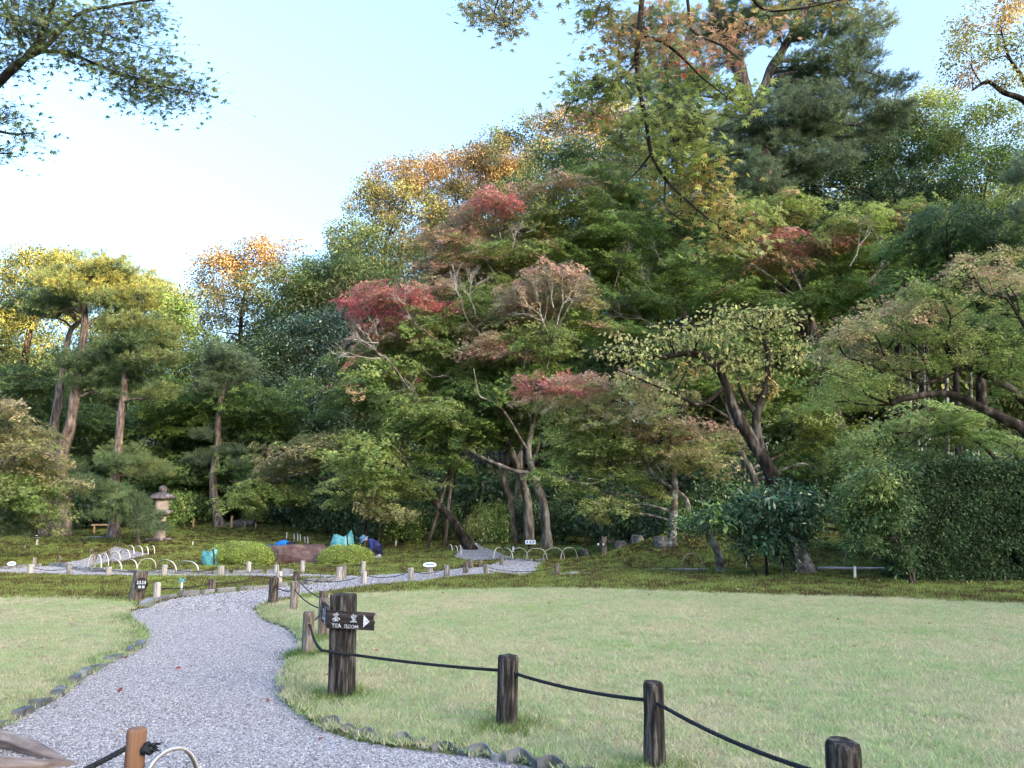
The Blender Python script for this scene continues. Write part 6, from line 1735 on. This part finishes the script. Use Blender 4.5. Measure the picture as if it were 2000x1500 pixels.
def tile_edging():
    root = empty('tile_edging', gp(660, 1440), 'old wavy roof tiles set on edge along the front of the right lawn', 'edging')
    spots = [(662,1430,-.25,1.0),(689,1441,.2,.6),(732,1452,-.35,1.15),(800,1463,-.2,.75),(888,1478,-.2,1.1),(958,1489,-.3,1.15),(1035,1502,-.25,1.1),(1100,1518,-.2,1.1),(1180,1535,-.2,1.1),(1260,1552,-.2,1.1)]
    for i, (px, py, rz, s) in enumerate(spots):
        c = gp(px, py); V, F = [], []
        n = 12; L_ = .27 * s * random.uniform(.85, 1.1); h = random.uniform(.05, .085); rz += random.uniform(-.15, .15)
        for k in range(n + 1):
            t = k / n; x = (t - .5) * L_; y = .042 * math.sin((t * 1.25 - .1) * 2 * math.pi) * s
            z = h * (1 - .35 * t) + .012 * math.sin(t * 6.28)
            for yy, zz in ((-.011, -.06), (-.011, z), (.011, z), (.011, -.06)): V.append((x, y + yy, zz))
        for k in range(n):
            for q in range(4):
                a, b = k * 4 + q, k * 4 + (q + 1) % 4; F.append((a, b, b + 4, a + 4))
        F += [(3, 2, 1, 0), (n * 4, n * 4 + 1, n * 4 + 2, n * 4 + 3)]
        m = MB(); M = Matrix.Rotation(rz, 3, 'Z'); m.add([M @ Vector(v) + c + Vector((0, .02, .02)) for v in V], F)
        m.build('roof_tile', M_SLATE, root)
tile_edging()

# ================================================================== buildings glimpsed through the trees
M_TILE = pmat('dark_roof_tile', [(.3, (.02, .02, .022)), (.7, (.05, .05, .055))], scale=4, rough=.9, spec=.1)
def far_wall():
    M = pmat('tan_plaster', [(.3, (.30, .25, .20)), (.7, (.40, .34, .28))], scale=2, rough=.9)
    g = gx(420, 45.5); w = empty('garden_wall', g, 'tan plaster wall with dark tiled coping behind the slender pine', 'wall')
    z1 = at(420, 966, 45.5).z
    MB().box((g.x, g.y, (g.z + z1) / 2 - .2), (5.2, .2, z1 - g.z + .4)).build('plaster', M, w)
    for k in range(5): MB().box((g.x - 2.5 + k * 1.25, g.y - .11, (g.z + z1) / 2 - .2), (.1, .06, z1 - g.z + .4)).build('timber_post', M_WOOD_DARK, w)
    V = [(g.x - 2.8, g.y - .45, z1 - .05), (g.x + 2.8, g.y - .45, z1 - .05), (g.x + 2.8, g.y, z1 + .25), (g.x - 2.8, g.y, z1 + .25), (g.x - 2.8, g.y + .45, z1 - .05), (g.x + 2.8, g.y + .45, z1 - .05)]
    c = MB().add(V, ((0, 1, 2, 3), (3, 2, 5, 4), (0, 4, 5, 1), (0, 3, 4), (1, 5, 2))).build('coping', M_TILE, w)
    for k in range(22): MB().tube([(g.x - 2.7 + k * .257, g.y - .46, z1 - .02), (g.x - 2.7 + k * .257, g.y, z1 + .28)], .05, n=6).build('coping_tile', M_TILE, c)
far_wall()
def tea_house():
    g = gx(965, 41); M = pmat('old_plaster', [(.3, (.20, .17, .13)), (.7, (.28, .24, .19))], scale=2)
    w = empty('tea_house', g, 'dark tiled roof of a small tea house glimpsed behind the maples', 'building')
    z1 = at(965, 902, 41).z; zr = at(965, 885, 41).z
    MB().box((g.x, g.y + 1.5, (g.z + z1) / 2), (3.2, 2.4, z1 - g.z)).build('wall', M, w)
    V = [(g.x - 2.3, g.y - .4, z1 - .1), (g.x + 2.3, g.y - .4, z1 - .1), (g.x + 1.6, g.y + 1.5, zr + .5), (g.x - 1.6, g.y + 1.5, zr + .5), (g.x - 2.3, g.y + 3.4, z1 - .1), (g.x + 2.3, g.y + 3.4, z1 - .1)]
    c = MB().add(V, ((0, 1, 2, 3), (3, 2, 5, 4), (0, 4, 5, 1), (0, 3, 4), (1, 5, 2))).build('roof', M_TILE, w)
    for k in range(18):
        t = k / 17; MB().tube([Vector(V[0]).lerp(Vector(V[1]), t) + Vector((0, 0, .04)), Vector(V[3]).lerp(Vector(V[2]), t) + Vector((0, 0, .04))], .06, n=6).build('roof_tile_row', M_TILE, c)
tea_house()
def steps():
    root = empty('garden_steps', gx(470, 37.5), 'low stone steps going up behind the tan stakes', 'steps')
    for k in range(5):
        g = gx(462 + k * 8, 37.2 + k * .5); MB().box(g + Vector((0, 0, .02 + k * .035)), (1.2, .5, .14)).build('step', M_ROCK, root)
steps()

# ================================================================== bags and workers
def cloth_bag(name, label, c, w, h, seed, slump):
    M = pmat('teal_tarpaulin', [(.3, (.035, .17, .20)), (.5, (.08, .30, .33)), (.7, (.18, .44, .46))], scale=5, detail=7, rough=.5, bump=1.0, bscale=6, spec=.4)
    root = empty(name, c, label, 'bag', 'green tarpaulin bags')
    n, m = 40, 13; V, F = [], []
    for i in range(m):
        t = i / (m - 1)
        for k in range(n):
            a = 6.283 * k / n
            fold = .06 * abs(math.sin(a * 4 + t * 2.5 + seed)) + .05 * abs(math.sin(a * 7 - t * 4)) - .06 + .06 * mnoise.noise(Vector((math.cos(a) * 2, math.sin(a) * 2, t * 3 + seed)))
            r = w / 2 * (.74 + .34 * math.sin(math.pi * min(1, t * .85 + .1)) + fold)
            rim = h * (.88 + slump * .05 * math.cos(a + .1) + slump * .085 * math.cos(2 * a + .2) + .03 * math.sin(3 * a + seed))
            z = rim * t
            V.append((r * math.cos(a) + .05 * t * math.sin(seed), r * .75 * math.sin(a), z))
    for i in range(m - 1):
        for k in range(n):
            a, b = i * n + k, i * n + (k + 1) % n; F.append((a, b, b + n, a + n))
    F.append(tuple(range(n - 1, -1, -1)))
    o = MB().add([Vector(v) + c for v in V], F).build('sack', M, root, True)
    so = o.modifiers.new('thick', 'SOLIDIFY'); so.thickness = .008
    # webbing strap over the right side
    pts = []
    for i in range(m):
        k = int(n * .86) % n; p = Vector(V[i * n + k]) + c; pts.append(p * 1.0 + (Vector((p.x - c.x, p.y - c.y, 0)).normalized() * .012))
    MB().tube(pts, [.028] * m, n=6, flat=.35).build('strap', M_INKB, root, True)
    rimpt = Vector(V[(m - 1) * n + int(n * .95) % n]) + c
    MB().tube(cr([pts[-1], pts[-1] + Vector((-.06, -.02, .05)), pts[-1] + Vector((-.16, 0, .04)), pts[-1] + Vector((-.24, .02, -.02))], 4), .007, n=5).build('handle', M_INKB, root, True)
M_INKB = pmat('black_webbing', [(.3, (.03, .025, .03)), (.7, (.07, .06, .07))], scale=20)
cloth_bag('upright_bag', 'open teal tarpaulin bag standing upright behind the boulder', gx(665, 26.6), .74, .92, 1.3, 1.0)
cloth_bag('slumped_bag', 'slumped teal tarpaulin bag left of the large azalea', gx(412, 23.6) , .50, .52, 4.2, .8)

def skin_obj(name, verts, edges, radii, mat, root, root_i=0, sub=2):
    me = bpy.data.meshes.new(name); me.from_pydata([tuple(v) for v in verts], edges, []); me.update()
    o = bpy.data.objects.new(name, me); COL.objects.link(o); me.materials.append(mat); o.parent = root
    sk = o.modifiers.new('skin', 'SKIN'); sk.use_smooth_shade = True
    lay = me.skin_vertices[0] if len(me.skin_vertices) else None
    if lay is None:
        bpy.context.view_layer.objects.active = o; bpy.ops.mesh.customdata_skin_add(); lay = me.skin_vertices[0]
    for i, r in enumerate(radii):
        lay.data[i].radius = (r, r) if not isinstance(r, tuple) else r
        lay.data[i].use_root = (i == root_i)
    o.modifiers.new('sub', 'SUBSURF').levels = sub; o.modifiers['sub'].render_levels = sub
    return o

def worker(label, g, rz, J, jacket, trousers, hatc, boots=True):
    root = empty('person', g, label, 'person', None, rz)
    SK = pmat('skin_tone', [(.3, (.42, .24, .17)), (.7, (.55, .34, .25))], scale=6, rough=.6)
    MJ = pmat('jacket_cloth', [(.3, tuple(c * .75 for c in jacket)), (.7, tuple(c * 1.2 for c in jacket))], scale=9, detail=5, rough=.85, bump=.5, bscale=14)
    MT = pmat('trouser_cloth', [(.3, tuple(c * .75 for c in trousers)), (.7, tuple(c * 1.2 for c in trousers))], scale=9, rough=.9, bump=.4, bscale=14)
    MH = pmat('hat_cloth', [(.3, tuple(c * .8 for c in hatc)), (.7, tuple(c * 1.15 for c in hatc))], scale=14, rough=.9)
    V, E, R, ix = [], [], [], {}
    def chain(names, radii):
        for a, r in zip(names, radii):
            if a not in ix: ix[a] = len(V); V.append(J[a]); R.append(r)
        for a, b in zip(names, names[1:]): E.append((ix[a], ix[b]))
    chain(['hip', 'waist', 'chest', 'neck', 'head', 'crown'], [.11, .11, .12, .05, .075, .07])
    for s in 'lr':
        chain(['chest', 'sh' + s, 'el' + s, 'wr' + s], [.12, .055, .042, .03]); chain(['hip', 'hj' + s, 'kn' + s, 'an' + s, 'toe' + s], [.11, .08, .058, .042, .035])
    skin_obj('body', V, E, R, SK, root)
    V, E, R, ix = [], [], [], {}
    chain(['hip', 'waist', 'chest', 'collar'], [(.17, .14), (.16, .15), (.17, .15), (.08, .08)])
    for s in 'lr': chain(['chest', 'sh' + s, 'el' + s, 'wr' + s], [(.17, .15), .085, .068, .05])
    skin_obj('jacket', V, E, R, MJ, root)
    V, E, R, ix = [], [], [], {}
    for s in 'lr': chain(['hip', 'hj' + s, 'kn' + s, 'an' + s], [.15, .115, .085, .06])
    skin_obj('trousers', V, E, R, MT, root)
    MG = pmat('glove', [(.3, (.10, .06, .22)), (.7, (.18, .12, .32))], scale=10)
    MBt = pmat('boot', [(.3, (.20, .22, .26)), (.7, (.34, .36, .40))], scale=10)
    for s in 'lr':
        w = Vector(J['wr' + s]); d = (w - Vector(J['el' + s])).normalized()
        palm = w + d * .07
        V = [w, palm]; E = [(0, 1)]; R = [.032, .036]
        for f in range(5):
            off = Vector((-.02 if f == 4 else 0, (f - 1.5) * .019 if f < 4 else .0, 0)) + (Vector((-.035, .01, .02)) if f == 4 else Vector((0, 0, 0)))
            ln = (.052, .062, .058, .045, .035)[f]
            a = palm + off * .8; b = palm + off + d * ln * .6 + Vector((-.012, 0, 0)); c = b + d * ln * .5 + Vector((.012, 0, 0))
            k = len(V); V += [a, b, c]; R += [.012, .0105, .009]; E += [(1, k), (k, k + 1), (k + 1, k + 2)]
        skin_obj('glove', V, E, R, MG, root, sub=1)
        an, to = Vector(J['an' + s]), Vector(J['toe' + s])
        heel = Vector((an.x + .05, an.y, max(.03, to.z)))
        skin_obj('boot', [an + Vector((0, 0, .06)), an, heel, (heel + to) / 2, to], [(0, 1), (1, 2), (2, 3), (3, 4)], [.055, .055, .045, .05, .042], MBt, root, sub=1)
    hd, cw = Vector(J['head']), Vector(J['crown']); ax = (cw - hd).normalized(); q = ax.to_track_quat('Z', 'Y').to_matrix()
    # face: nose, eyes, mouth, ear
    fd = Vector(J['face']).normalized()
    m = MB(); m.lathe([(.018, 0), (.012, .02), (.004, .03)], 8); no = m.build('nose', SK, root, True, False); no.location = hd + fd * .088; no.rotation_mode = 'QUATERNION'; no.rotation_quaternion = fd.to_track_quat('Z', 'Y')
    side = ax.cross(fd).normalized()
    for sg in (-1, 1):
        e = MB().lathe([(.001, -.006), (.011, -.003), (.011, .003), (.001, .006)], 8).build('eye', M_BLACK, root, True, False); e.location = hd + fd * .082 + ax * .025 + side * (.03 * sg)
        e = MB().lathe([(.004, -.01), (.026, -.006), (.026, .006), (.004, .01)], 10, sx=1, sy=.6).build('ear', SK, root, True, False); e.location = hd + side * (.088 * sg); e.rotation_mode = 'QUATERNION'; e.rotation_quaternion = side.to_track_quat('Z', 'Y')
    e = MB().box((0, 0, 0), (.012, .04, .008)).build('mouth', M_BLACK, root, False, False); e.location = hd + fd * .082 - ax * .04
    h = MB().lathe([(.20, -.035), (.205, -.028), (.125, .012), (.115, .03), (.112, .09), (.095, .12), (.03, .128)], 20).build('hat', MH, root, True, False)
    h.location = hd + ax * .055; h.rotation_mode = 'QUATERNION'; h.rotation_quaternion = ax.to_track_quat('Z', 'Y')
    b = MB().lathe([(.119, .022), (.118, .05)], 20).build('hat_band', M_INKB, h, True, False)
    return root

JA = dict(hip=(.13, 0, .27), waist=(.02, 0, .46), chest=(-.14, 0, .58), collar=(-.27, 0, .62), neck=(-.29, 0, .62), head=(-.39, -.02, .60), crown=(-.47, -.03, .70), face=(-.8, -.35, -.55),
          shl=(-.20, .17, .58), ell=(-.16, .21, .34), wrl=(-.24, .10, .17), shr=(-.20, -.17, .58), elr=(-.13, -.22, .34), wrr=(-.22, -.14, .16),
          hjl=(.10, .11, .26), knl=(-.17, .16, .40), anl=(.02, .13, .09), toel=(-.15, .14, .04), hjr=(.10, -.11, .26), knr=(-.15, -.17, .39), anr=(.04, -.13, .09), toer=(-.12, -.15, .04))
g = gx(733, 26.9)
worker('person in navy work clothes and blue hat crouching to weed the moss', g, .22, JA, (.028, .04, .16), (.014, .017, .05), (.12, .22, .37))
JB = dict(JA); JB.update(hip=(.20, 0, .42), waist=(.04, 0, .50), chest=(-.16, 0, .44), collar=(-.28, 0, .38), neck=(-.31, 0, .36), head=(-.40, 0, .30), crown=(-.50, 0, .27), face=(-.3, 0, -1), hjl=(.2, .11, .40), hjr=(.2, -.11, .40), knl=(.10, .15, .06), knr=(.10, -.15, .06), anl=(.40, .14, .06), anr=(.40, -.14, .06), toel=(.5, .14, .03), toer=(.5, -.14, .03), shl=(-.2, .17, .42), shr=(-.2, -.17, .42), ell=(-.2, .22, .22), elr=(-.2, -.22, .22), wrl=(-.28, .15, .08), wrr=(-.28, -.15, .08))
worker('person in bright blue jacket bending low behind the boulder, only the back showing', gx(552, 26.8), .6, JB, (.01, .16, .55), (.02, .025, .06), (.02, .16, .5))
g = gx(742, 26.85)
bk = empty('small_bucket', g, 'small white bucket beside the crouching worker', 'bucket')
MB().lathe([(.065, 0), (.08, .19), (.085, .2), (.075, .2), (.06, .02)], 14, tuple(g)).build('pail', M_SIGNW, bk, True)
MB().tube([g + Vector((.08 * math.cos(t), -.01, .19 + .03 * math.sin(t))) for t in [i * math.pi / 8 for i in range(9)]], .005, n=5).build('handle', M_INKB, bk)

# ================================================================== fallen leaves
def fallen():
    n = 340
    y = rng.uniform(5.5, 30, n); x = rng.uniform(-1, 1, n) * .66 * y
    k = ~inpoly(x, y, RIB_POLYS[0]) | (rng.random(n) < .25); x, y = x[k], y[k]; n = len(x)
    onl = inpoly(x, y, LAWN_R) | inpoly(x, y, LAWN_L)
    P = np.stack([x, y, H(x, y) + np.where(onl, .075, .045)], 1)
    Nn = unit(np.array((0, -.3, 1.0)) + rng.normal(size=(n, 3)) * .35)
    C = np.where(rng.random((n, 1)) < .5, np.array((.55, .42, .25)), np.array((.28, .08, .05)))
    o = link('fallen_leaves', leaf_mesh('fallen_leaves', P, Nn, .04 + .07 * rng.random(n) * (y / 22), C, OVAL), M_LEAF)
    setp(o, 'fallen leaves scattered on lawn and moss', None, None, 'stuff')
fallen()
